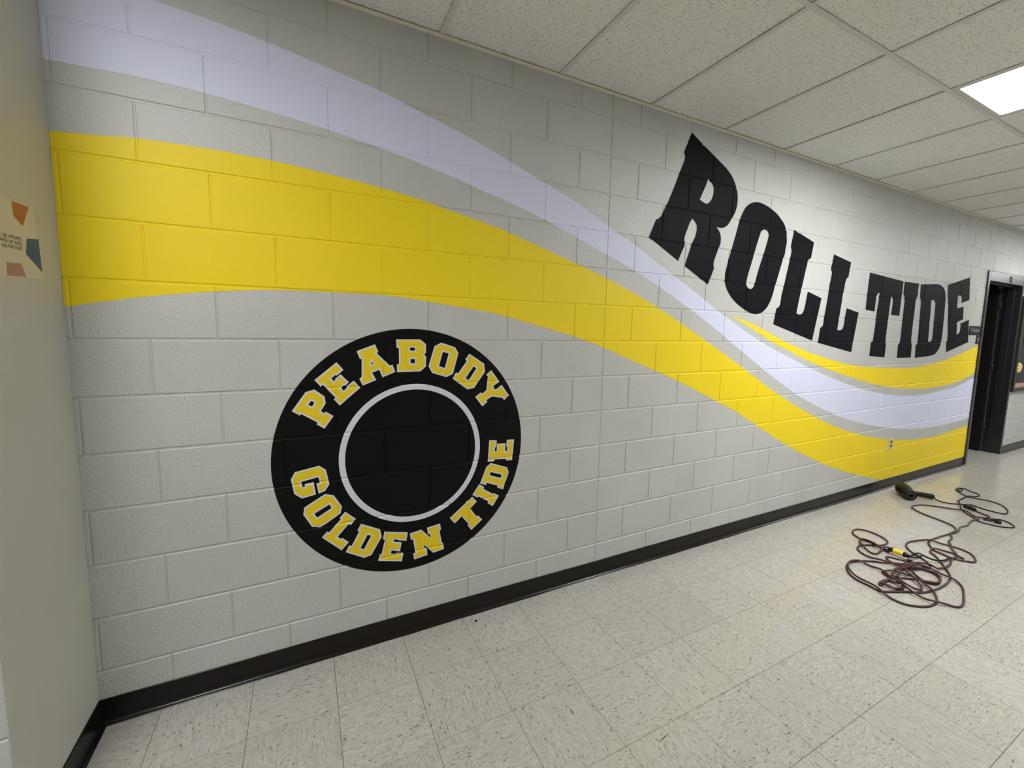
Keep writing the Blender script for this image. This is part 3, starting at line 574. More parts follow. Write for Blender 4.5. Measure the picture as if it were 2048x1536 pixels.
DATA = {"big":{"R":[[[3.1569,2.693],[3.2626,2.6418],[3.3511,2.6033],[3.4427,2.5616],[3.5059,2.5299],[3.5559,2.4909],[3.5885,2.4469],[3.6089,2.4037],[3.6153,2.3647],[3.611,2.3173],[3.5931,2.2713],[3.5633,2.2292],[3.5362,2.1937],[3.5026,2.173],[3.468,2.1655],[3.4261,2.1658],[3.4495,2.1501],[3.469,2.1259],[3.4773,2.0936],[3.4737,2.0599],[3.4571,2.0249],[3.4408,1.9866],[3.425,1.9452],[3.4243,1.9217],[3.4308,1.9055],[3.4196,1.8779],[3.3819,1.7962],[3.1626,1.8958],[3.1732,1.9332],[3.1959,1.9897],[3.213,2.0381],[3.2346,2.0769],[3.2479,2.1168],[3.2466,2.1517],[3.2309,2.1721],[3.2043,2.1908],[3.1856,2.1632],[3.1665,2.1199],[3.1514,2.0835],[3.1463,2.0577],[3.1525,2.0381],[3.1519,2.0235],[3.1286,1.9769],[3.1025,1.9226],[2.8544,2.0392],[2.873,2.0792],[2.9038,2.1472],[2.924,2.1558],[2.946,2.1755],[2.9564,2.195],[2.9922,2.2605],[3.029,2.3386],[3.0656,2.4233],[3.0914,2.4822],[3.1084,2.5216],[3.1128,2.5436],[3.1001,2.5683],[3.1167,2.6016]],[[3.3258,2.4489],[3.3533,2.4313],[3.3748,2.4093],[3.3801,2.3845],[3.3739,2.3483],[3.3573,2.3201],[3.3322,2.3005],[3.3086,2.2983],[3.26,2.3141],[3.2799,2.3531],[3.3022,2.3976]]],"O":[[[3.7952,2.3761],[3.8447,2.3799],[3.9008,2.3738],[3.9687,2.3577],[4.0392,2.3327],[4.0975,2.2994],[4.1422,2.2637],[4.1685,2.2192],[4.1801,2.1725],[4.1783,2.1122],[4.1691,2.0691],[4.1507,2.0191],[4.1256,1.9445],[4.1006,1.8701],[4.0824,1.8205],[4.0649,1.765],[4.0418,1.7153],[4.0128,1.6747],[3.9777,1.6462],[3.937,1.6268],[3.8905,1.6205],[3.834,1.6263],[3.7676,1.6475],[3.6925,1.6794],[3.6269,1.7194],[3.5795,1.7623],[3.5512,1.8055],[3.5419,1.8383],[3.5415,1.8828],[3.5536,1.9281],[3.5724,1.9906],[3.5978,2.0705],[3.6233,2.1506],[3.6452,2.2249],[3.6693,2.2803],[3.699,2.3257],[3.7395,2.3563]],[[3.9112,2.209],[3.9359,2.2067],[3.9562,2.1958],[3.9679,2.1785],[3.9643,2.1549],[3.9557,2.1248],[3.9317,2.0525],[3.9031,1.9799],[3.8753,1.9018],[3.8542,1.8303],[3.8447,1.8092],[3.8236,1.7933],[3.8007,1.7932],[3.7766,1.8051],[3.7653,1.8246],[3.7685,1.8594],[3.7861,1.9183],[3.8166,2.0071],[3.8433,2.09],[3.8675,2.1557],[3.8816,2.1917]]],"L":[[[4.2599,2.2463],[4.5199,2.1846],[4.4976,2.0636],[4.4786,2.0575],[4.464,2.0449],[4.4571,2.0178],[4.443,1.9661],[4.4264,1.8953],[4.4062,1.8116],[4.3869,1.7216],[4.3717,1.6412],[4.4106,1.6342],[4.4393,1.6402],[4.4569,1.655],[4.4692,1.6832],[4.479,1.7288],[4.4939,1.8133],[4.6867,1.7711],[4.6089,1.4352],[4.0994,1.554],[4.1229,1.6719],[4.1472,1.679],[4.16,1.6962],[4.169,1.7429],[4.1877,1.8301],[4.2072,1.9112],[4.2233,1.9799],[4.2356,2.039],[4.2442,2.0733],[4.2479,2.0981],[4.2339,2.1241],[4.244,2.1767]]],"L2":[[[4.8006,2.1217],[5.0636,2.0815],[5.0435,1.9594],[5.0236,1.9492],[5.0089,1.9242],[5.0005,1.8791],[4.9901,1.8099],[4.9717,1.6851],[4.9531,1.5252],[4.9875,1.5236],[5.0183,1.5297],[5.037,1.5476],[5.0461,1.5899],[5.0541,1.6531],[5.0637,1.7072],[5.2576,1.6774],[5.1997,1.3393],[4.6906,1.4193],[4.7055,1.5395],[4.7282,1.5453],[4.7409,1.5625],[4.7451,1.6098],[4.7567,1.6841],[4.7709,1.7786],[4.7814,1.8593],[4.7917,1.9265],[4.7982,1.9735],[4.7866,1.9991],[4.7908,2.0523]]],"T":[[[5.373,2.0225],[5.9782,1.9877],[5.9678,1.6697],[5.8108,1.6772],[5.8171,1.7314],[5.8191,1.795],[5.8122,1.8263],[5.7926,1.8421],[5.7798,1.8273],[5.7767,1.793],[5.7739,1.7087],[5.7699,1.6293],[5.7659,1.5497],[5.7628,1.4805],[5.7633,1.4485],[5.778,1.395],[5.7767,1.2868],[5.5045,1.3036],[5.5094,1.4186],[5.5364,1.4343],[5.5436,1.4733],[5.55,1.5409],[5.5542,1.6186],[5.5553,1.7113],[5.5656,1.7836],[5.5703,1.858],[5.5453,1.8566],[5.5251,1.8327],[5.5205,1.7968],[5.5161,1.6961],[5.3637,1.7053],[5.3652,1.8195],[5.3685,1.9242]]],"I":[[[6.0064,1.9869],[6.285,1.9859],[6.2804,1.9321],[6.2811,1.8712],[6.266,1.8455],[6.2557,1.8146],[6.2569,1.7369],[6.253,1.6308],[6.2523,1.5355],[6.2532,1.4679],[6.2589,1.4341],[6.2739,1.4115],[6.2813,1.3661],[6.2843,1.2789],[6.0084,1.2787],[6.0055,1.4057],[6.0356,1.4223],[6.0368,1.4664],[6.0361,1.5433],[6.0372,1.6363],[6.0359,1.7397],[6.0352,1.8155],[6.0277,1.8475],[6.0061,1.8679],[6.0038,1.9161]]],"D":[[[6.3197,1.982],[6.6589,2.0049],[6.721,2.0034],[6.7877,1.9883],[6.8388,1.9637],[6.8668,1.932],[6.8879,1.8885],[6.897,1.833],[6.9002,1.7657],[6.909,1.6644],[6.9131,1.5795],[6.9142,1.5055],[6.9088,1.4312],[6.8907,1.3797],[6.8503,1.3399],[6.7954,1.309],[6.7123,1.2929],[6.3689,1.274],[6.3583,1.3972],[6.3889,1.4135],[6.3889,1.446],[6.3839,1.5269],[6.3772,1.6235],[6.3692,1.7248],[6.3643,1.8043],[6.3564,1.8357],[6.3331,1.8557],[6.3265,1.9185]],[[6.5862,1.8437],[6.6214,1.8481],[6.6543,1.8387],[6.6747,1.8177],[6.6792,1.7685],[6.6882,1.642],[6.6944,1.5255],[6.6935,1.4585],[6.6741,1.4389],[6.645,1.4332],[6.6115,1.4359],[6.6059,1.5133],[6.5984,1.6123],[6.5884,1.7433],[6.5792,1.8244]]],"E":[[[6.9086,2.0123],[7.4193,2.1259],[7.4725,1.8849],[7.2762,1.8449],[7.2783,1.8846],[7.2579,1.9155],[7.221,1.9235],[7.1755,1.9154],[7.1817,1.857],[7.1929,1.7864],[7.3479,1.8117],[7.3744,1.6768],[7.2348,1.6439],[7.2515,1.5161],[7.2985,1.5213],[7.3253,1.5395],[7.3333,1.5692],[7.3269,1.6283],[7.5264,1.6779],[7.5765,1.43],[7.0561,1.324],[7.0332,1.42],[7.0459,1.4548],[7.0357,1.5241],[7.0101,1.6385],[6.9768,1.7799],[6.9563,1.8525],[6.9356,1.8796]]]},"sm":[["P",[[0.9596,1.1287],[1.0123,1.2059],[1.0464,1.2151],[1.0845,1.1838],[1.0884,1.155],[1.0694,1.1225],[1.0797,1.1116],[1.0875,1.1178],[1.1177,1.0969],[1.0811,1.0446],[1.0499,1.0667],[1.0561,1.0729],[0.9937,1.1147],[0.9892,1.1084]],[[[1.0333,1.1684],[1.045,1.161],[1.0356,1.1433],[1.0211,1.1525]]]],["E",[[1.0474,1.2554],[1.1343,1.3288],[1.1615,1.2952],[1.1349,1.2717],[1.1288,1.2743],[1.1122,1.2604],[1.1226,1.2476],[1.1289,1.2524],[1.1265,1.2565],[1.1496,1.277],[1.1818,1.2408],[1.1673,1.2264],[1.1632,1.229],[1.1505,1.2169],[1.1605,1.2042],[1.175,1.2182],[1.1713,1.2228],[1.2025,1.2469],[1.2287,1.2147],[1.1435,1.1412],[1.1193,1.17],[1.1278,1.1753],[1.0797,1.2342],[1.0705,1.2263]],[]],["A",[[1.2161,1.3756],[1.2929,1.4054],[1.3067,1.3715],[1.299,1.3664],[1.3557,1.3095],[1.3677,1.3127],[1.3795,1.2805],[1.3234,1.2567],[1.3097,1.2912],[1.2795,1.2799],[1.2957,1.2461],[1.2386,1.2233],[1.2252,1.2539],[1.235,1.2622],[1.2364,1.3413],[1.2289,1.3414]],[[[1.2786,1.3302],[1.2851,1.318],[1.2761,1.3164]]]],["B",[[1.385,1.428],[1.4933,1.4286],[1.5204,1.4059],[1.5203,1.3677],[1.5123,1.3575],[1.5213,1.3469],[1.5202,1.302],[1.4944,1.2793],[1.3875,1.2785],[1.387,1.3154],[1.3967,1.3152],[1.3961,1.3888],[1.3861,1.3898]],[[[1.4466,1.3902],[1.4663,1.3902],[1.4704,1.3839],[1.4663,1.376],[1.4465,1.3771]],[[1.4488,1.3374],[1.4683,1.3371],[1.4682,1.3175],[1.4493,1.3179]]]],["O",[[1.594,1.4131],[1.6616,1.3912],[1.679,1.3631],[1.6519,1.2625],[1.6178,1.2487],[1.5495,1.2706],[1.5322,1.3034],[1.561,1.3963]],[[[1.6014,1.3693],[1.6304,1.3619],[1.611,1.2924],[1.5825,1.3016]]]],["D",[[1.7351,1.3599],[1.8132,1.309],[1.8193,1.2694],[1.7617,1.1891],[1.7266,1.1832],[1.6503,1.2393],[1.6674,1.2697],[1.6778,1.2634],[1.723,1.3259],[1.7134,1.3294]],[[[1.7578,1.2965],[1.7723,1.287],[1.7326,1.2285],[1.7166,1.2392]]]],["Y",[[1.825,1.2537],[1.8526,1.2753],[1.899,1.2152],[1.8659,1.1955],[1.8699,1.1778],[1.8806,1.1766],[1.9116,1.1981],[1.9546,1.1416],[1.9269,1.1181],[1.9178,1.1304],[1.8584,1.1408],[1.8267,1.1234],[1.8343,1.1159],[1.8067,1.0932],[1.7676,1.1441],[1.7966,1.165],[1.8041,1.1577],[1.8279,1.1756],[1.8344,1.2447]],[]],["G",[[0.9626,0.8688],[1.0557,0.885],[1.0819,0.8634],[1.0945,0.7974],[1.0768,0.7696],[1.0512,0.7615],[1.0434,0.8068],[1.0566,0.8096],[1.0517,0.8348],[0.9854,0.8234],[0.9902,0.7998],[0.9997,0.8008],[0.9986,0.8104],[1.0331,0.8147],[1.0405,0.7594],[0.986,0.7504],[0.9584,0.7744],[0.9471,0.8385]],[]],["O",[[1.0764,0.7558],[1.1105,0.744],[1.1429,0.6883],[1.1363,0.6565],[1.0529,0.607],[1.0209,0.6184],[0.9894,0.679],[0.9944,0.7099]],[[[1.0924,0.7061],[1.1006,0.6883],[1.0428,0.6554],[1.0316,0.6744]]]],["L",[[1.1315,0.6359],[1.1556,0.6612],[1.1998,0.6195],[1.1782,0.5951],[1.1678,0.6005],[1.1223,0.5514],[1.1338,0.5389],[1.1413,0.5424],[1.1676,0.5165],[1.1371,0.4845],[1.0583,0.5618],[1.0809,0.5849],[1.0879,0.5785],[1.1372,0.6298]],[]],["D",[[1.2207,0.5924],[1.3031,0.5495],[1.3107,0.5114],[1.2634,0.433],[1.2319,0.4266],[1.1533,0.4723],[1.1689,0.501],[1.1793,0.4959],[1.2125,0.5578],[1.2049,0.5627]],[[[1.2483,0.5349],[1.2638,0.5265],[1.2316,0.4691],[1.2172,0.4772]]]],["E",[[1.3226,0.5337],[1.4307,0.5084],[1.424,0.4673],[1.3851,0.4778],[1.3857,0.4815],[1.3667,0.4864],[1.3634,0.4761],[1.4014,0.4649],[1.3933,0.4213],[1.3764,0.4267],[1.3549,0.436],[1.3507,0.4204],[1.3736,0.4133],[1.3764,0.4179],[1.4098,0.4102],[1.4012,0.3695],[1.2938,0.3968],[1.3002,0.4269],[1.3089,0.4278],[1.3248,0.4946],[1.3156,0.498]],[]],["N",[[1.4404,0.5005],[1.4955,0.5083],[1.5416,0.4568],[1.5372,0.4779],[1.5285,0.4776],[1.5234,0.5125],[1.5887,0.5211],[1.5938,0.4882],[1.5858,0.4853],[1.5978,0.4204],[1.6038,0.4175],[1.609,0.3841],[1.5547,0.3767],[1.5067,0.4298],[1.5124,0.409],[1.522,0.406],[1.526,0.3727],[1.4607,0.3641],[1.4552,0.3967],[1.4665,0.3971],[1.4556,0.4678],[1.4452,0.4671]],[]],["T",[[1.6382,0.5394],[1.7571,0.6301],[1.7816,0.6001],[1.7491,0.5716],[1.7402,0.5781],[1.7817,0.5209],[1.7895,0.5251],[1.8125,0.4984],[1.7541,0.454],[1.7333,0.4816],[1.739,0.4881],[1.6972,0.5406],[1.6972,0.5331],[1.6645,0.5063]],[]],["I",[[1.7936,0.6905],[1.8215,0.671],[1.8177,0.6621],[1.8704,0.6267],[1.8764,0.6304],[1.9063,0.6111],[1.8714,0.5605],[1.8415,0.5813],[1.8466,0.5901],[1.7904,0.6264],[1.7846,0.6209],[1.7571,0.6396]],[]],["D",[[1.8579,0.7935],[1.9506,0.7583],[1.9608,0.7296],[1.929,0.6414],[1.8944,0.6577],[1.8984,0.6668],[1.8352,0.6918],[1.8322,0.6797],[1.7987,0.6936],[1.8321,0.776]],[[[1.8577,0.7459],[1.9192,0.723],[1.9142,0.7059],[1.8515,0.7296]]]],["E",[[1.8469,0.9145],[1.8883,0.9102],[1.8881,0.8754],[1.8808,0.8743],[1.8771,0.855],[1.8892,0.8524],[1.8919,0.892],[1.9398,0.8888],[1.9377,0.848],[1.9489,0.8467],[1.9497,0.8685],[1.9443,0.8711],[1.9465,0.9073],[1.9888,0.9048],[1.9793,0.7935],[1.9436,0.796],[1.9434,0.8057],[1.8778,0.81],[1.8759,0.8007],[1.8405,0.8033]],[]]],"st":{"wu":[[0.5867,2.5706],[0.7317,2.5605],[0.8857,2.5427],[1.1006,2.5084],[1.3283,2.4694],[1.5357,2.4145],[1.7599,2.356],[2.0128,2.2707],[2.1589,2.2227],[2.2925,2.1782],[2.4416,2.1176],[2.5543,2.0609],[2.6455,2.0276],[2.7521,1.983],[2.9979,1.8667],[3.2453,1.7528],[3.5181,1.6193],[3.917,1.4441],[4.2688,1.3251],[4.6534,1.2045],[4.9304,1.1302],[5.3395,1.0274],[5.788,0.9507],[6.2609,0.9012],[6.6872,0.8934],[7.1441,0.9232],[7.4522,0.9419],[7.8821,1.0327]],"wl":[[0.2934,2.3037],[0.4129,2.3086],[0.5623,2.3135],[0.7202,2.3071],[0.8766,2.2949],[1.0946,2.2729],[1.3294,2.2394],[1.6105,2.1841],[1.7824,2.1409],[1.9694,2.0963],[2.1738,2.0376],[2.3387,1.9825],[2.5446,1.9096],[2.7613,1.8352],[2.9522,1.7601],[3.2569,1.6201],[3.5583,1.4691],[3.7508,1.366],[4.049,1.2093],[4.4601,1.0121],[4.7876,0.8905],[5.0622,0.8028],[5.3988,0.7139],[5.8561,0.6278],[6.3609,0.5626],[6.9179,0.5282],[7.454,0.5371],[7.8772,0.557]],"yu":[[0.2923,2.087],[0.3936,2.0963],[0.5186,2.1113],[0.6603,2.1152],[0.8699,2.1156],[1.1179,2.0976],[1.3336,2.0762],[1.5293,2.0466],[1.7081,2.0078],[1.8682,1.978],[1.9725,1.9493],[2.2095,1.8822],[2.4301,1.818],[2.562,1.7768],[2.7695,1.7039],[2.9617,1.6279],[3.1604,1.5411],[3.5285,1.3673],[3.8614,1.2074],[4.2559,1.0094],[4.7656,0.8043],[5.105,0.6901],[5.5082,0.5847],[6.008,0.4917],[6.5275,0.4384],[7.1008,0.4183],[7.3414,0.4397],[7.8631,0.4674]],"yl":[[0.2977,1.529],[0.3914,1.5496],[0.5267,1.5777],[0.7221,1.6035],[0.8514,1.6164],[0.9457,1.6218],[1.2042,1.6239],[1.3601,1.6214],[1.4983,1.6058],[1.7758,1.5727],[1.9246,1.5481],[2.1448,1.4969],[2.3706,1.4432],[2.5461,1.3901],[2.7948,1.299],[2.939,1.2497],[3.1826,1.162],[3.5279,1.0201],[3.7735,0.9184],[4.0121,0.799],[4.407,0.6033],[4.903,0.4014],[5.2733,0.2782],[5.6116,0.1862],[5.949,0.098]],"su":[[3.6253,1.606],[3.7949,1.5695],[4.0236,1.5028],[4.2325,1.4325],[4.5287,1.3537],[4.8152,1.2946],[5.2049,1.2288],[5.5148,1.2042],[6.0966,1.1808],[6.4736,1.1814],[6.8851,1.2185],[7.1129,1.2515],[7.5455,1.328],[7.8892,1.4053]],"sl":[[3.6253,1.606],[3.723,1.5677],[3.9101,1.5012],[4.0913,1.4304],[4.301,1.3629],[4.5737,1.2782],[4.8288,1.2122],[5.2241,1.1243],[5.6613,1.0403],[6.0424,0.9904],[6.4536,0.9613],[6.8625,0.9577],[7.3261,0.9805],[7.6754,1.0342],[7.8778,1.0906]]},"cord":{"gun":[[6.1338,-0.3291],[6.108,-0.3688],[6.1214,-0.4249],[6.1897,-0.4916],[6.2699,-0.5422],[6.2533,-0.6031],[6.2454,-0.6598],[6.2513,-0.7113],[6.2702,-0.7428],[6.3264,-0.745],[6.3983,-0.7283],[6.487,-0.6871],[6.5442,-0.6285],[6.557,-0.5688],[6.5311,-0.5125],[6.5121,-0.4469],[6.5657,-0.3879],[6.6315,-0.3362],[6.6943,-0.3134],[6.755,-0.3171],[6.731,-0.3449],[6.6429,-0.3611],[6.6467,-0.3429],[6.7139,-0.3297],[6.7395,-0.3663],[6.7229,-0.4211],[6.6942,-0.4689],[6.6214,-0.4837],[6.5527,-0.4649],[6.4712,-0.4471],[6.2964,-0.4527],[6.249,-0.4645],[6.1695,-0.5036],[6.0778,-0.5347],[5.9874,-0.5928],[5.9193,-0.656],[5.8544,-0.7163],[5.8574,-0.761],[5.8739,-0.8107],[5.9336,-0.8628],[5.9845,-0.8692],[6.0417,-0.8357],[6.0713,-0.7789],[6.047,-0.7499],[5.9883,-0.7199],[5.9379,-0.7133],[5.9573,-0.7487]],"ext":[[6.1191,-0.6031],[6.0929,-0.6593],[6.0513,-0.7155],[5.9883,-0.7199],[5.9409,-0.7021],[5.946,-0.6589],[6.0003,-0.5889],[5.9896,-0.5252],[5.9579,-0.4607],[5.8972,-0.3924],[5.8422,-0.3511],[5.7687,-0.335],[5.7084,-0.3389],[5.6569,-0.3761],[5.6149,-0.4445],[5.5915,-0.5266],[5.5691,-0.6048],[5.5357,-0.6576],[5.481,-0.6902],[5.4057,-0.7038],[5.3102,-0.6992],[5.1884,-0.6893],[5.0673,-0.6855],[5.0073,-0.694],[4.9471,-0.7223],[4.8932,-0.7648],[4.8784,-0.8162],[4.8698,-0.8684],[4.9019,-0.9196],[4.9367,-0.9476],[4.987,-0.9406],[5.056,-0.9041],[5.0886,-0.8543],[5.0894,-0.7942],[5.0635,-0.7408],[5.0218,-0.6864],[4.9504,-0.6466],[4.8839,-0.6306],[4.8039,-0.6431],[4.746,-0.6775],[4.701,-0.7284],[4.6803,-0.769],[4.6276,-0.8287],[4.5859,-0.8499],[4.5544,-0.841],[4.5573,-0.7905],[4.5276,-0.7413],[4.5028,-0.6935],[4.4789,-0.664],[4.434,-0.6922],[4.4209,-0.7451],[4.4323,-0.7959],[4.5012,-0.8334],[4.5181,-0.8799],[4.4936,-0.9221],[4.4213,-0.9505],[4.3596,-0.9468],[4.3395,-0.9125],[4.3756,-0.857],[4.4165,-0.8109],[4.4647,-0.7653],[4.5245,-0.7518],[4.5437,-0.7725],[4.5032,-0.783],[4.4402,-0.7655],[4.3905,-0.7194],[4.3357,-0.6648],[4.238,-0.608],[4.1691,-0.594],[4.0882,-0.6145],[4.019,-0.6599],[3.9814,-0.716],[3.9755,-0.7832],[3.9756,-0.8405],[4.0381,-0.8789],[4.1113,-0.913],[4.1734,-0.9512],[4.2815,-0.9734],[4.3967,-0.9788],[4.5036,-0.9683],[4.5726,-0.9482],[4.6457,-0.9057],[4.7293,-0.852],[4.8026,-0.8003],[4.8342,-0.7638],[4.8847,-0.7582],[4.9345,-0.7837],[4.9612,-0.835],[4.9372,-0.8871],[4.9166,-0.9022],[4.879,-0.8788],[4.8272,-0.8732],[4.7606,-0.8901],[4.6599,-0.901],[4.5916,-0.8807],[4.5935,-0.8362],[4.5361,-0.7982],[4.4107,-0.786],[4.3308,-0.7713],[4.2643,-0.7841],[4.2413,-0.8157],[4.2995,-0.8634],[4.3272,-0.9169],[4.3686,-0.9559],[4.4239,-0.9517],[4.4884,-0.9197],[4.4996,-0.8603],[4.438,-0.8208],[4.3478,-0.8011],[4.2535,-0.8109],[4.1952,-0.8556],[4.1476,-0.8825],[4.0948,-0.8818],[4.0841,-0.8434],[4.0827,-0.8133],[4.0404,-0.8133],[4.0688,-0.7969],[4.1335,-0.7967],[4.1496,-0.8344],[4.149,-0.8735],[4.0893,-0.884],[4.0521,-0.8477],[4.0615,-0.8133],[4.1206,-0.811],[4.1879,-0.8014],[4.2048,-0.7673],[4.2285,-0.7459],[4.2692,-0.7593],[4.3096,-0.8158],[4.3129,-0.8799],[4.284,-0.9362],[4.2239,-0.9931],[4.1715,-1.0225],[4.1191,-1.0327],[4.0485,-1.0268],[3.9904,-0.9979],[3.9509,-0.9541],[3.9469,-0.8822],[3.9838,-0.8064],[3.9916,-0.7207],[4.0358,-0.6569],[4.0936,-0.617],[4.1683,-0.5995],[4.2297,-0.6219],[4.2386,-0.6725],[4.2347,-0.7269],[4.2032,-0.7771],[4.1468,-0.8529],[4.1162,-0.9153],[4.1075,-0.9749],[4.115,-1.0265],[4.1632,-1.0703],[4.1929,-1.1009],[4.2456,-1.1046],[4.3249,-1.0852],[4.4624,-1.0385],[4.5108,-1.0021],[4.5194,-0.955],[4.5365,-0.8993],[4.5214,-0.8483],[4.4567,-0.8184],[4.3584,-0.806],[4.3053,-0.7815],[4.2223,-0.7965],[4.1699,-0.8438],[4.1596,-0.9072],[4.1862,-0.9385],[4.2355,-0.933],[4.2764,-0.8933],[4.316,-0.8399],[4.3683,-0.7886],[4.3965,-0.7453],[4.3733,-0.6881],[4.363,-0.6231],[4.3837,-0.5572],[4.4278,-0.5184],[4.49,-0.5064],[4.5544,-0.5289],[4.6126,-0.5624],[4.6703,-0.5751],[4.737,-0.5635],[4.7811,-0.5185],[4.8038,-0.4536],[4.7932,-0.3894],[4.7436,-0.3589],[4.6763,-0.3725],[4.634,-0.4038],[4.596,-0.4778],[4.5749,-0.552],[4.5732,-0.6049],[4.5602,-0.6407]],"ext2":[[4.5571,-0.6496],[4.5623,-0.6197],[4.5605,-0.5792],[4.5758,-0.5249],[4.5899,-0.475],[4.5546,-0.4731],[4.4989,-0.5104],[4.4516,-0.5689],[4.4403,-0.615],[4.4834,-0.6221],[4.564,-0.6139],[4.6126,-0.6296],[4.6365,-0.6602],[4.6374,-0.6992]],"pig":[[4.6052,-0.7283],[4.6723,-0.7342],[4.7233,-0.7488],[4.7099,-0.764],[4.6614,-0.7664],[4.6087,-0.7483],[4.6007,-0.7324]],"gray":[[5.8763,-0.6998],[5.7967,-0.6815],[5.7248,-0.6925],[5.6479,-0.7001],[5.5678,-0.6887],[5.4936,-0.704],[5.415,-0.7159],[5.3459,-0.7078],[5.309,-0.717],[5.242,-0.7433],[5.1641,-0.7513],[5.0862,-0.7859],[5.0005,-0.8271],[4.9247,-0.8689]],"blk2":[[4.6738,-0.7783],[4.677,-0.8161],[4.704,-0.8428],[4.7592,-0.8599],[4.843,-0.8659]]}}
def edge(pts):
    P = catmull([Vector((a, b, 0)) for a, b in pts], n=8)
    for _ in range(14):
        P = [P[0]]+[(P[i-1]+P[i]*2+P[i+1])/4 for i in range(1, len(P)-1)]+[P[-1]]
    return P
def clipx(P, x0, x1):
    out = []
    for a, b in zip(P[:-1], P[1:]):
        if a.x < x0 <= b.x or a.x <= x1 < b.x:
            pass
        if x0 <= a.x <= x1: out.append(a)
        for xx in (x0, x1):
            if (a.x-xx)*(b.x-xx) < 0: out.append(a.lerp(b, (xx-a.x)/(b.x-a.x)))
    if x0 <= P[-1].x <= x1: out.append(P[-1])
    return out
S = DATA['st']; XA, XB = XL+0.0015, DX0-0.0015
def band(up, lo, extra=None):
    U = clipx(edge(up), XA, XB); L = clipx(edge(lo), XA, XB)
    pts = U+(extra or [])+L[::-1]; out = []
    for p in pts:
        if not out or (p-out[-1]).length > 1e-4: out.append(p)
    if (out[0]-out[-1]).length < 1e-4: out.pop()
    return [(p.x, p.y) for p in out]
LIFT = 0.0005
wu = [(0.20, 2.566), (0.40, 2.5735)]+S['wu'][0:]; wu[-1] = [7.95, 1.047]
wl2 = [(0.15, 2.297)]+S['wl']+[(7.98, 0.563)]
o = film('wall_stripe', band(wu, wl2), [], LIFT, M['white_vinyl'])
tag(o, 'wide white vinyl stripe sweeping down the block wall', 'wall stripe', 'vinyl stripes across the block wall')
yu = [(0.15, 2.074)]+S['yu']+[(7.98, 0.474)]
yl = [(0.15, 1.496)]+S['yl'][:-1]+[(5.955, 0.0960)]
o = film('wall_stripe', band(yu, yl, [Vector((XB, 0.0960, 0))]), [], LIFT, M['yellow'])
tag(o, 'wide yellow vinyl stripe sweeping down to the black base', 'wall stripe', 'vinyl stripes across the block wall')
su = S['su'][:-1]+[(7.95, 1.420)]; sl = S['sl']+[(7.95, 1.112)]
o = film('wall_stripe', band(su, sl), [], LIFT, M['yellow'])
tag(o, 'short tapering yellow vinyl stripe under the black lettering', 'wall stripe', 'vinyl stripes across the block wall')

LBL = {'R': 'tall black slab letter R near the ceiling, start of the wall lettering',
       'O': 'black rounded letter O between the R and an L', 'L': 'black slab letter L right after the O',
       'L2': 'black slab letter L just before the T', 'T': 'black slab letter T after the second L',
       'I': 'narrow black slab letter I between T and D', 'D': 'black slab letter D between I and E',
       'E': 'black slab letter E beside the small door sign'}
for k, loops in DATA['big'].items():
    o = film('wall_letter', smooth_poly(loops[0]), [smooth_poly(h) for h in loops[1:]], LIFT+0.0005, M['black_vinyl'])
    tag(o, LBL[k], 'letter', 'black letters in an arc on the block wall')

# round emblem
BX, BZ, BR = 1.4537, 0.8992, 0.5765
RX, RZ, RO, RI = 1.4648, 0.8905, 0.3307, 0.3051
def circle(cx, cz, r, n): return [(cx+r*math.cos(2*PI*i/n), cz+r*math.sin(2*PI*i/n)) for i in range(n)]
emb = empty('round_emblem', (BX, 0, BZ-BR)); org = (BX, 0, BZ-BR)
film('disc', circle(BX, BZ, BR, 180), [], LIFT, M['emblem_black'], emb, org)
film('ring', circle(RX, RZ, RO, 140), [circle(RX, RZ, RI, 140)], LIFT+0.0004, M['emblem_white'], emb, org)['label'] = 'white ring'
for ch, outer, holes in DATA['sm']:
    lo = film('letter', outer, holes, LIFT+0.0004, M['emblem_white'], emb, org)
    lo['label'] = 'white edged yellow letter '+ch
    d = 0.0070
    film('letter_face', [tuple(p) for p in offset_poly([Vector(p) for p in outer], d)],
         [[tuple(p) for p in offset_poly([Vector(p) for p in h], -d)] for h in holes], LIFT+0.0008, M['emblem_yellow'], lo, org)
tag(emb, 'round black vinyl emblem with yellow letters around a white ring', 'emblem')

# ---------------------------------------------------------------- door
door = bmesh.new()
FY0, FY1 = -0.014, 0.16; JW_ = 0.052; HW = 0.108
add_box(door, DX0, DX0+JW_, FY0, FY1, 0, DZ, 0.002)
add_box(door, DX1-JW_, DX1, FY0, FY1, 0, DZ, 0.002)
add_box(door, DX0+JW_, DX1-JW_, FY0, FY1, DZ-HW, DZ, 0.002)
add_box(door, DX0+JW_, DX0+JW_+0.016, 0.045, 0.105, 0, DZ-HW, 0.001)
add_box(door, DX1-JW_-0.016, DX1-JW_, 0.045, 0.105, 0, DZ-HW, 0.001)
add_box(door, DX0+JW_, DX1-JW_, 0.045, 0.105, DZ-HW-0.016, DZ-HW, 0.001)
d1 = bm_obj('door_1', door, M['frame']); tag(d1, kind='structure')
LX = DX1-JW_-0.004
lf = box('door_leaf', LX-0.046, LX, 0.162, 1.06, 0.006, DZ-HW-0.02, M['leaf'], d1, 0.002)
for zz in (0.25, 1.05, 1.85):
    hv, hf = tube([(LX-0.001, 0.152, zz), (LX-0.001, 0.152, zz+0.05), (LX-0.001, 0.152, zz+0.1)], 0.008, 8)
    mesh_obj('hinge', hv, hf, M['frame'], d1, True)
bm = bmesh.new(); add_box(bm, LX-0.056, LX-0.046, 0.985, 1.04, 0.92, 1.12, 0.003)
pl = bm_obj('lock_plate', bm, M['grey_metal'], lf)
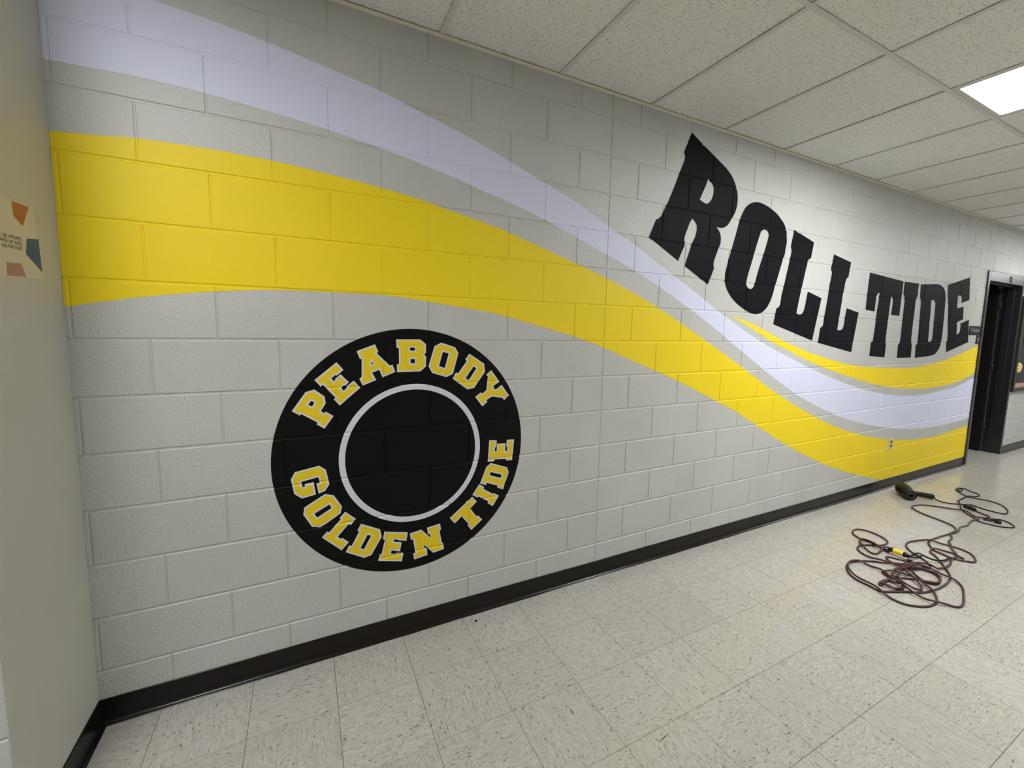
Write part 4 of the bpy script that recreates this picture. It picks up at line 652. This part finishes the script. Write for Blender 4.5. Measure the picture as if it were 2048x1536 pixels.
hv, hf = tube([(LX-0.056, 1.01, 1.02), (LX-0.100, 1.01, 1.02), (LX-0.110, 1.00, 1.02), (LX-0.110, 0.90, 1.02)], 0.009, 8)
mesh_obj('lever', hv, hf, M['grey_metal'], lf, True)
bm = bmesh.new()
for (a, b, c_, d) in ((0, 0.05, 0, 0.006), (0, 0.05, 0.064, 0.07), (0, 0.006, 0.006, 0.064), (0.044, 0.05, 0.006, 0.064)):
    add_box(bm, 8.505+a, 8.505+b, FY0-0.003, FY0, DZ-0.095+c_, DZ-0.095+d)
bm_obj('label_holder', bm, M['hole'], d1)
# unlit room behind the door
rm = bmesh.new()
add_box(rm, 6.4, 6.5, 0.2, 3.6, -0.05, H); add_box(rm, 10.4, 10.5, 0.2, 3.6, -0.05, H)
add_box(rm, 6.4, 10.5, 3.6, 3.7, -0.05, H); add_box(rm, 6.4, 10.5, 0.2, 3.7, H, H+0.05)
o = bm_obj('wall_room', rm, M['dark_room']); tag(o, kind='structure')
o = box('floor_room', 6.4, 10.5, 0.0, 3.65, -0.05, -0.0004, M['floor']); tag(o, kind='structure')

# ---------------------------------------------------------------- signs by the door
def put_text(txt, size, cx, y, cz, mat, parent, name='lettering', sx=1.0):
    me = text_mesh(txt, size); me.materials.clear(); me.materials.append(mat)
    for v in me.vertices: v.co = Vector((cx+v.co.x*sx, y, cz+v.co.y))
    o = bpy.data.objects.new(name, me); tag(o, kind='stuff'); return link(o, parent)
sg = empty('name_sign', (7.715, 0, 1.512))
box('plate', -0.150, 0.146, -0.007, -0.0006, 0.0, 0.100, M['sign'], sg, 0.002)
put_text('P. Hudson', 0.052, -0.005, -0.0074, 0.052, M['sign_text'], sg, sx=1.02)
tag(sg, 'dark name plate with pale lettering beside the door frame', 'sign')
sg = empty('number_sign', (7.824, 0, 1.412))
box('plate', -0.042, 0.044, -0.007, -0.0006, 0.0, 0.098, M['sign'], sg, 0.002)
for dg, dx in (('1', -0.017), ('7', 0.017)): put_text(dg, 0.062, dx, -0.0074, 0.050, M['sign_text'], sg, 'digit')
tag(sg, 'small dark number plate under the name plate', 'sign')

# ---------------------------------------------------------------- bulletin board right of the door
bb = empty('bulletin_board', (9.66, 0, 0.805)); bw, bh = 0.635, 1.20
box('panel', -bw+0.03, bw-0.03, -0.016, -0.0006, 0.03, bh-0.03, M['board_black'], bb)
for nm, a in (('frame_rail', (-bw, bw, 0.0, 0.045)), ('frame_rail', (-bw, bw, bh-0.045, bh)), ('frame_stile', (-bw, -bw+0.045, 0.045, bh-0.045)), ('frame_stile', (bw-0.045, bw, 0.045, bh-0.045))):
    box(nm, a[0], a[1], -0.034, -0.0006, a[2], a[3], M['board_frame'], bb, 0.003)
box('border_strip', -bw+0.046, bw-0.046, -0.018, -0.0165, 0.046, 0.105, M['border'], bb)
box('border_strip', -bw+0.046, -bw+0.085, -0.0182, -0.0165, 0.105, 0.21, M['gold'], bb)
def rosette(cx, cz, r, seed):
    rnd = random.Random(seed); bm = bmesh.new(); c0 = bm.verts.new((cx, -0.045, cz)); ring = []
    n = 18
    for i in range(n):
        rr = r*(1.0 if i % 2 else 0.78)*rnd.uniform(0.9, 1.08); a = 2*PI*i/n
        ring.append((bm.verts.new((cx+rr*0.55*math.cos(a), -0.038-0.006*(i % 2), cz+rr*0.55*math.sin(a))), bm.verts.new((cx+rr*math.cos(a), -0.024, cz+rr*math.sin(a))), bm.verts.new((cx+rr*0.7*math.cos(a), -0.0165, cz+rr*0.7*math.sin(a)))))
    for i in range(n):
        a, b = ring[i], ring[(i+1) % n]
        bm.faces.new((c0, a[0], b[0])); bm.faces.new((a[0], a[1], b[1], b[0])); bm.faces.new((a[1], a[2], b[2], b[1]))
    bmesh.ops.recalc_face_normals(bm, faces=bm.faces)
    return bm_obj('paper_flower', bm, M['gold'], bb)
rosette(-0.50, 0.305, 0.075, 1); rosette(-0.37, 0.66, 0.085, 2); rosette(0.0, 0.95, 0.09, 3); rosette(0.35, 0.45, 0.085, 4)
tag(bb, 'dark framed bulletin board with gold paper flowers right of the door', 'board')

# ---------------------------------------------------------------- wall outlet
ot = empty('wall_outlet', (6.073, 0, 0.388))
box('cover_plate', -0.036, 0.036, -0.0065, -0.0002, 0.0, 0.113, M['ivory'], ot, 0.0022)
for zz in (0.036, 0.078):
    bm = bmesh.new(); r = bmesh.ops.create_circle(bm, cap_ends=True, radius=0.0165, segments=20)
    for v in bm.verts: v.co = Vector((v.co.x, -0.0066, zz+max(-0.0135, min(0.0135, v.co.y))))
    ex = bmesh.ops.extrude_face_region(bm, geom=bm.faces[:])
    for g in ex['geom']:
        if isinstance(g, bmesh.types.BMVert): g.co.y = -0.0082
    bmesh.ops.recalc_face_normals(bm, faces=bm.faces)
    rc = bm_obj('receptacle', bm, M['brown'], ot)
    bm = bmesh.new()
    add_box(bm, -0.0065, -0.0048, -0.0086, -0.0081, zz-0.002, zz+0.006); add_box(bm, 0.0048, 0.0065, -0.0086, -0.0081, zz-0.002, zz+0.006)
    bm_obj('slot', bm, M['hole'], rc)
tag(ot, 'ivory wall outlet with brown sockets on the yellow stripe', 'outlet')

# ---------------------------------------------------------------- poster on the return wall
ps = empty('poster', (XL, -0.245, 1.602))
def pposter(name, pts, mat, lift, thick=0.0):
    """pts are (y, z) on the return wall"""
    V = [(lift, y+0.245, z-1.602) for y, z in pts]; n = len(V)
    if thick:
        V2 = [(0.0002, y+0.245, z-1.602) for y, z in pts]; F = [tuple(range(n))]+[(i, (i+1) % n, n+(i+1) % n, n+i) for i in range(n)]
        return mesh_obj(name, V+V2, F, mat, ps)
    return mesh_obj(name, V, [tuple(range(n))], mat, ps)
pposter('sheet', [(-0.392, 1.595), (-0.1145, 1.609), (-0.1370, 1.819), (-0.392, 1.807)], M['paper'], 0.0012, 1)
pposter('printed_shape', [(-0.2438, 1.811), (-0.1595, 1.8136), (-0.201, 1.7508), (-0.2411, 1.7714)], M['p_orange'], 0.0016)
pposter('printed_shape', [(-0.186, 1.719), (-0.1236, 1.7279), (-0.1188, 1.6307), (-0.1972, 1.6738)], M['p_blue'], 0.0016)
pposter('printed_shape', [(-0.2918, 1.640), (-0.2633, 1.6394), (-0.2272, 1.6448), (-0.2074, 1.6077), (-0.2969, 1.6027)], M['p_pink'], 0.0016)
for txt, yr, zc, hgt, wid, mt in (("DON'T BE AFRAID", -0.212, 1.7120, 0.0145, 0.150, 'p_ink'), ('TO OPEN UP AND', -0.213, 1.6985, 0.0145, 0.140, 'p_ink'), ('ASK FOR HELP!', -0.2145, 1.6850, 0.0145, 0.093, 'p_ink')):
    me = text_mesh(txt, hgt); me.materials.clear(); me.materials.append(M[mt])
    xs = [v.co.x for v in me.vertices]; w = max(xs)-min(xs); x1 = max(xs)
    for v in me.vertices:
        a = (v.co.x-x1)/w*wid; v.co = Vector((0.0017, yr+0.245+a, zc-1.602+v.co.y+a*0.03))
    tag(link(bpy.data.objects.new('lettering', me), ps), kind='stuff')
tag(ps, 'cream paper poster with orange, blue and pink shapes on the left wall', 'poster')

# ---------------------------------------------------------------- heat gun and cords on the floor
def lathe(name, prof_, A, B, mat, parent, sides=24, squash=1.0):
    """profile (t along A->B in metres, radius)"""
    A = Vector(A); d = (Vector(B)-A).normalized(); u = d.cross(Vector((0, 0, 1))).normalized(); w = u.cross(d)
    V = []; F = []
    for t, r in prof_:
        for k in range(sides):
            a = 2*PI*k/sides; V.append(A+d*t+u*(r*math.cos(a))+w*(r*squash*math.sin(a)))
    n = len(prof_)
    for i in range(n-1):
        for k in range(sides):
            a = i*sides+k; b = i*sides+(k+1) % sides; F.append((a, b, b+sides, a+sides))
    F.append(tuple(range(sides-1, -1, -1))); F.append(tuple((n-1)*sides+k for k in range(sides)))
    o = mesh_obj(name, V, F, mat, parent, True)
    return o
hg0 = Vector((5.97, -0.215, 0)); hg = empty('heat_gun', hg0)
RA = Vector((6.055, -0.118, 0.058))-hg0; RB = Vector((5.885, -0.262, 0.050))-hg0
ax = (RB-RA).normalized(); Lb = (RB-RA).length
lathe('body', [(0.0, 0.020), (0.004, 0.032), (0.018, 0.046), (0.045, 0.0555), (0.085, 0.0575), (0.120, 0.0545), (0.155, 0.049), (Lb-0.02, 0.0455), (Lb-0.004, 0.0455), (Lb, 0.043), (Lb, 0.026)], RA, RB, M['black_plastic'], hg, 28)
lathe('nozzle_ring', [(0.0, 0.026), (0.006, 0.0262), (0.009, 0.0245), (0.009, 0.0185), (0.002, 0.018)], RA+ax*(Lb-0.001), RB+ax, M['grey_metal'], hg, 24)
lathe('nozzle_mouth', [(0.0, 0.018), (0.001, 0.018)], RA+ax*(Lb+0.002), RB+ax, M['hole'], hg, 20)
for k in range(5):
    t = 0.012+0.009*k; r = 0.0405+0.0030*k
    lathe('vent_rib', [(0, r), (0.0008, r+0.0022), (0.0032, r+0.0022), (0.004, r)], RA+ax*t, RB, M['black_plastic'], hg, 24)
HA = RA+ax*0.105+Vector((0.02, -0.02, -0.012)); HB = Vector((6.133, -0.331, 0.026))-hg0
hd = (HB-HA).normalized(); Lh = (HB-HA).length
h_o = lathe('handle', [(0.0, 0.031), (0.03, 0.027), (0.06, 0.0235), (0.11, 0.0225), (Lh-0.035, 0.0235), (Lh-0.030, 0.0265), (Lh-0.004, 0.0270), (Lh, 0.022)], HA, HB, M['black_plastic'], hg, 20, 0.9)
for k in range(8):
    t = 0.055+0.012*k
    lathe('grip_rib', [(0, 0.0228), (0.001, 0.0252), (0.005, 0.0252), (0.006, 0.0228)], HA+hd*t, HB, M['black_plastic'], h_o, 18, 0.9)

def dress(paths, r, used):
    """lay floor paths on each other: each later strand rides over the earlier ones"""
    out = []; step = 0.006
    for pts in paths:
        P = catmull([Vector((a, b, 0)) for a, b in pts], n=7); D = [P[0]]
        for p in P[1:]:
            if (p-D[-1]).length > step: D.append(p)
        Z = []
        for i, p in enumerate(D):
            z = 0.0; gx, gy = int(p.x/0.02), int(p.y/0.02)
            for dx in (-1, 0, 1):
                for dy in (-1, 0, 1):
                    for (q, zq, idx) in used.get((gx+dx, gy+dy), ()):
                        if idx < i-9 and (q-p).length < 2.3*r: z = max(z, zq+2.0*r)
            z = min(z, 9.0*r); Z.append(z)
            used.setdefault((gx, gy), []).append((p, z, i))
        for i in range(1, len(Z)): Z[i] = max(Z[i], Z[i-1]-0.30*step)
        for i in range(len(Z)-2, -1, -1): Z[i] = max(Z[i], Z[i+1]-0.30*step)
        K = Z[:]
        for _ in range(6): K = [0.5*K[i]+0.25*(K[max(i-1, 0)]+K[min(i+1, len(K)-1)]) for i in range(len(K))]
        Z = [max(a, b-0.0004) for a, b in zip(K, Z)]
        out.append([Vector((p.x, p.y, r+z+0.0006)) for p, z in zip(D, Z)])
        for k in used: used[k] = [(q, zq, -100) for q, zq, _i in used[k]]
    return out
C_ = DATA['cord']; used = {}
g = C_['gun']; gp = dress([g], 0.0050, used)[0]
for i in range(14): gp[i].z = max(gp[i].z, 0.026-0.022*(i/13)**0.7)
gp = [p-hg0 for p in gp]; gp.insert(0, HB+hd*(-0.004))
v, f_ = tube(gp, 0.0050, 7); mesh_obj('power_cord', v, f_, M['cord_black'], hg, True)
for q in range(12):
    for w in (-0.011, 0.0, 0.011):
        d_ = Vector((C_['gun'][-1][0]-C_['gun'][-2][0], C_['gun'][-1][1]-C_['gun'][-2][1], 0)).normalized()
        p = Vector((C_['gun'][-1][0], C_['gun'][-1][1], 0))+d_*(0.006*q)+Vector((-d_.y, d_.x, 0))*w
        used.setdefault((int(p.x/0.02), int(p.y/0.02)), []).append((p, 0.026, -100))
pe = Vector((C_['gun'][-1][0], C_['gun'][-1][1], 0.016))-hg0; pd = (gp[-1]-gp[-8]); pd.z = 0; pd.normalize()
lathe('plug', [(0, 0.006), (0.02, 0.008), (0.024, 0.015), (0.055, 0.0155), (0.060, 0.013)], gp[-1]-pd*0.004+Vector((0, 0, 0.010)), gp[-1]+pd+Vector((0, 0, 0.010)), M['black_plastic'], hg, 16)
tag(hg, 'black heat gun lying on the floor near the base', 'heat gun')

ex0 = Vector((4.55, -0.72, 0)); ex = empty('extension_cord', ex0); RR = 0.0060
paths = dress([C_['ext'], C_['ext2'], C_['pig'], C_['gray'], C_['blk2']], RR, used)
for pth, mt, nm in zip(paths, ('cord_red', 'cord_red', 'cord_black', 'cord_grey', 'cord_black'), ('cord', 'cord', 'pigtail', 'cord', 'cord')):
    v, f_ = tube([p-ex0 for p in pth], RR if nm != 'pigtail' else 0.005, 7); mesh_obj(nm, v, f_, M[mt], ex, True)
def seg(name, a, b, prof_, mat):
    return lathe(name, prof_, Vector(a)-ex0, Vector(b)-ex0, mat, ex, 16)
a = Vector((C_['ext'][0][0], C_['ext'][0][1], 0.019)); b = Vector((6.150, -0.520, 0.019)); d = (b-a).normalized()
seg('connector', a-d*0.016, b, [(0, 0.006), (0.014, 0.010), (0.018, 0.018), (0.042, 0.018), (0.044, 0.0155), (0.050, 0.0155), (0.052, 0.0185), (0.082, 0.0190), (0.086, 0.017)], M['black_plastic'])
a = Vector((4.563, -0.664, 0.032)); b = Vector((4.566, -0.722, 0.032)); d = (b-a).normalized(); L = (b-a).length
seg('plug_body', a-d*0.004, b, [(0, 0.013), (0.004, 0.0165), (L, 0.0165), (L+0.006, 0.014)], M['plug_yellow'])['label'] = 'yellow plug body'
seg('plug_end', a-d*0.030, b, [(0, 0.008), (0.010, 0.013), (0.024, 0.0172), (0.030, 0.0172)], M['black_plastic'])
seg('plug_end', b-d*0.004, b+d, [(0, 0.0172), (0.008, 0.0172), (0.026, 0.012), (0.034, 0.007)], M['black_plastic'])
tag(ex, 'tangled burgundy extension cord with a yellow plug on the tiled floor', 'extension cord')

# scrap of white paper, a dark fleck of dirt by the base
bm = bmesh.new(); gv = []
for i in range(7):
    gv.append((bm.verts.new((5.568+0.0015*i, -0.774-0.0062*i, 0.0012+0.0016*math.sin(i*1.1)**2)), bm.verts.new((5.578+0.0015*i, -0.772-0.0062*i, 0.0006+0.0012*math.cos(i*0.8)**2))))
for i in range(6): bm.faces.new((gv[i][0], gv[i][1], gv[i+1][1], gv[i+1][0]))
ret = bmesh.ops.solidify(bm, geom=bm.faces[:], thickness=0.0008)
o = bm_obj('paper_scrap', bm, M['scrap']); tag(o, 'small scrap of white paper on the floor near the cords', 'paper scrap')
def fleck(cx, cy, r, seed):
    rnd = random.Random(seed); bm = bmesh.new(); bmesh.ops.create_icosphere(bm, subdivisions=2, radius=1.0)
    for v in bm.verts: v.co = Vector((cx+v.co.x*r*rnd.uniform(.7, 1.3), cy+v.co.y*r*rnd.uniform(.7, 1.3), max(0.0002, 0.0018+v.co.z*r*0.4)))
    return bm_obj('dirt_fleck', bm, M['hole'], None, True)
o = fleck(1.756, -0.072, 0.006, 3); tag(o, 'tiny black fleck of dirt on the tile below the base', 'fleck')

# dark scuffs worn into the tiles
for (ax_, ay_, bx_, by_, w_) in ((2.1212, -0.9523, 2.1874, -0.9437, 0.0045), (1.9088, -0.6952, 1.9081, -0.7309, 0.0060), (1.9971, -0.7199, 1.9961, -0.7344, 0.0050), (1.3349, -0.5115, 1.3630, -0.5116, 0.0040), (3.8364, -1.2206, 3.8333, -1.2408, 0.0040), (3.1847, -0.8345, 3.1860, -0.8505, 0.0040)):
    a = Vector((ax_, ay_, 0.00025)); b = Vector((bx_, by_, 0.00025)); d = (b-a).normalized(); n_ = Vector((-d.y, d.x, 0))*w_*0.5
    V = [a, a.lerp(b, 0.3)+n_*0.8, a.lerp(b, 0.6)+n_, b, a.lerp(b, 0.7)-n_*0.7, a.lerp(b, 0.35)-n_]
    mesh_obj('scuff_mark', V, [(5, 4, 3, 2, 1, 0)], M['joint'], floor)
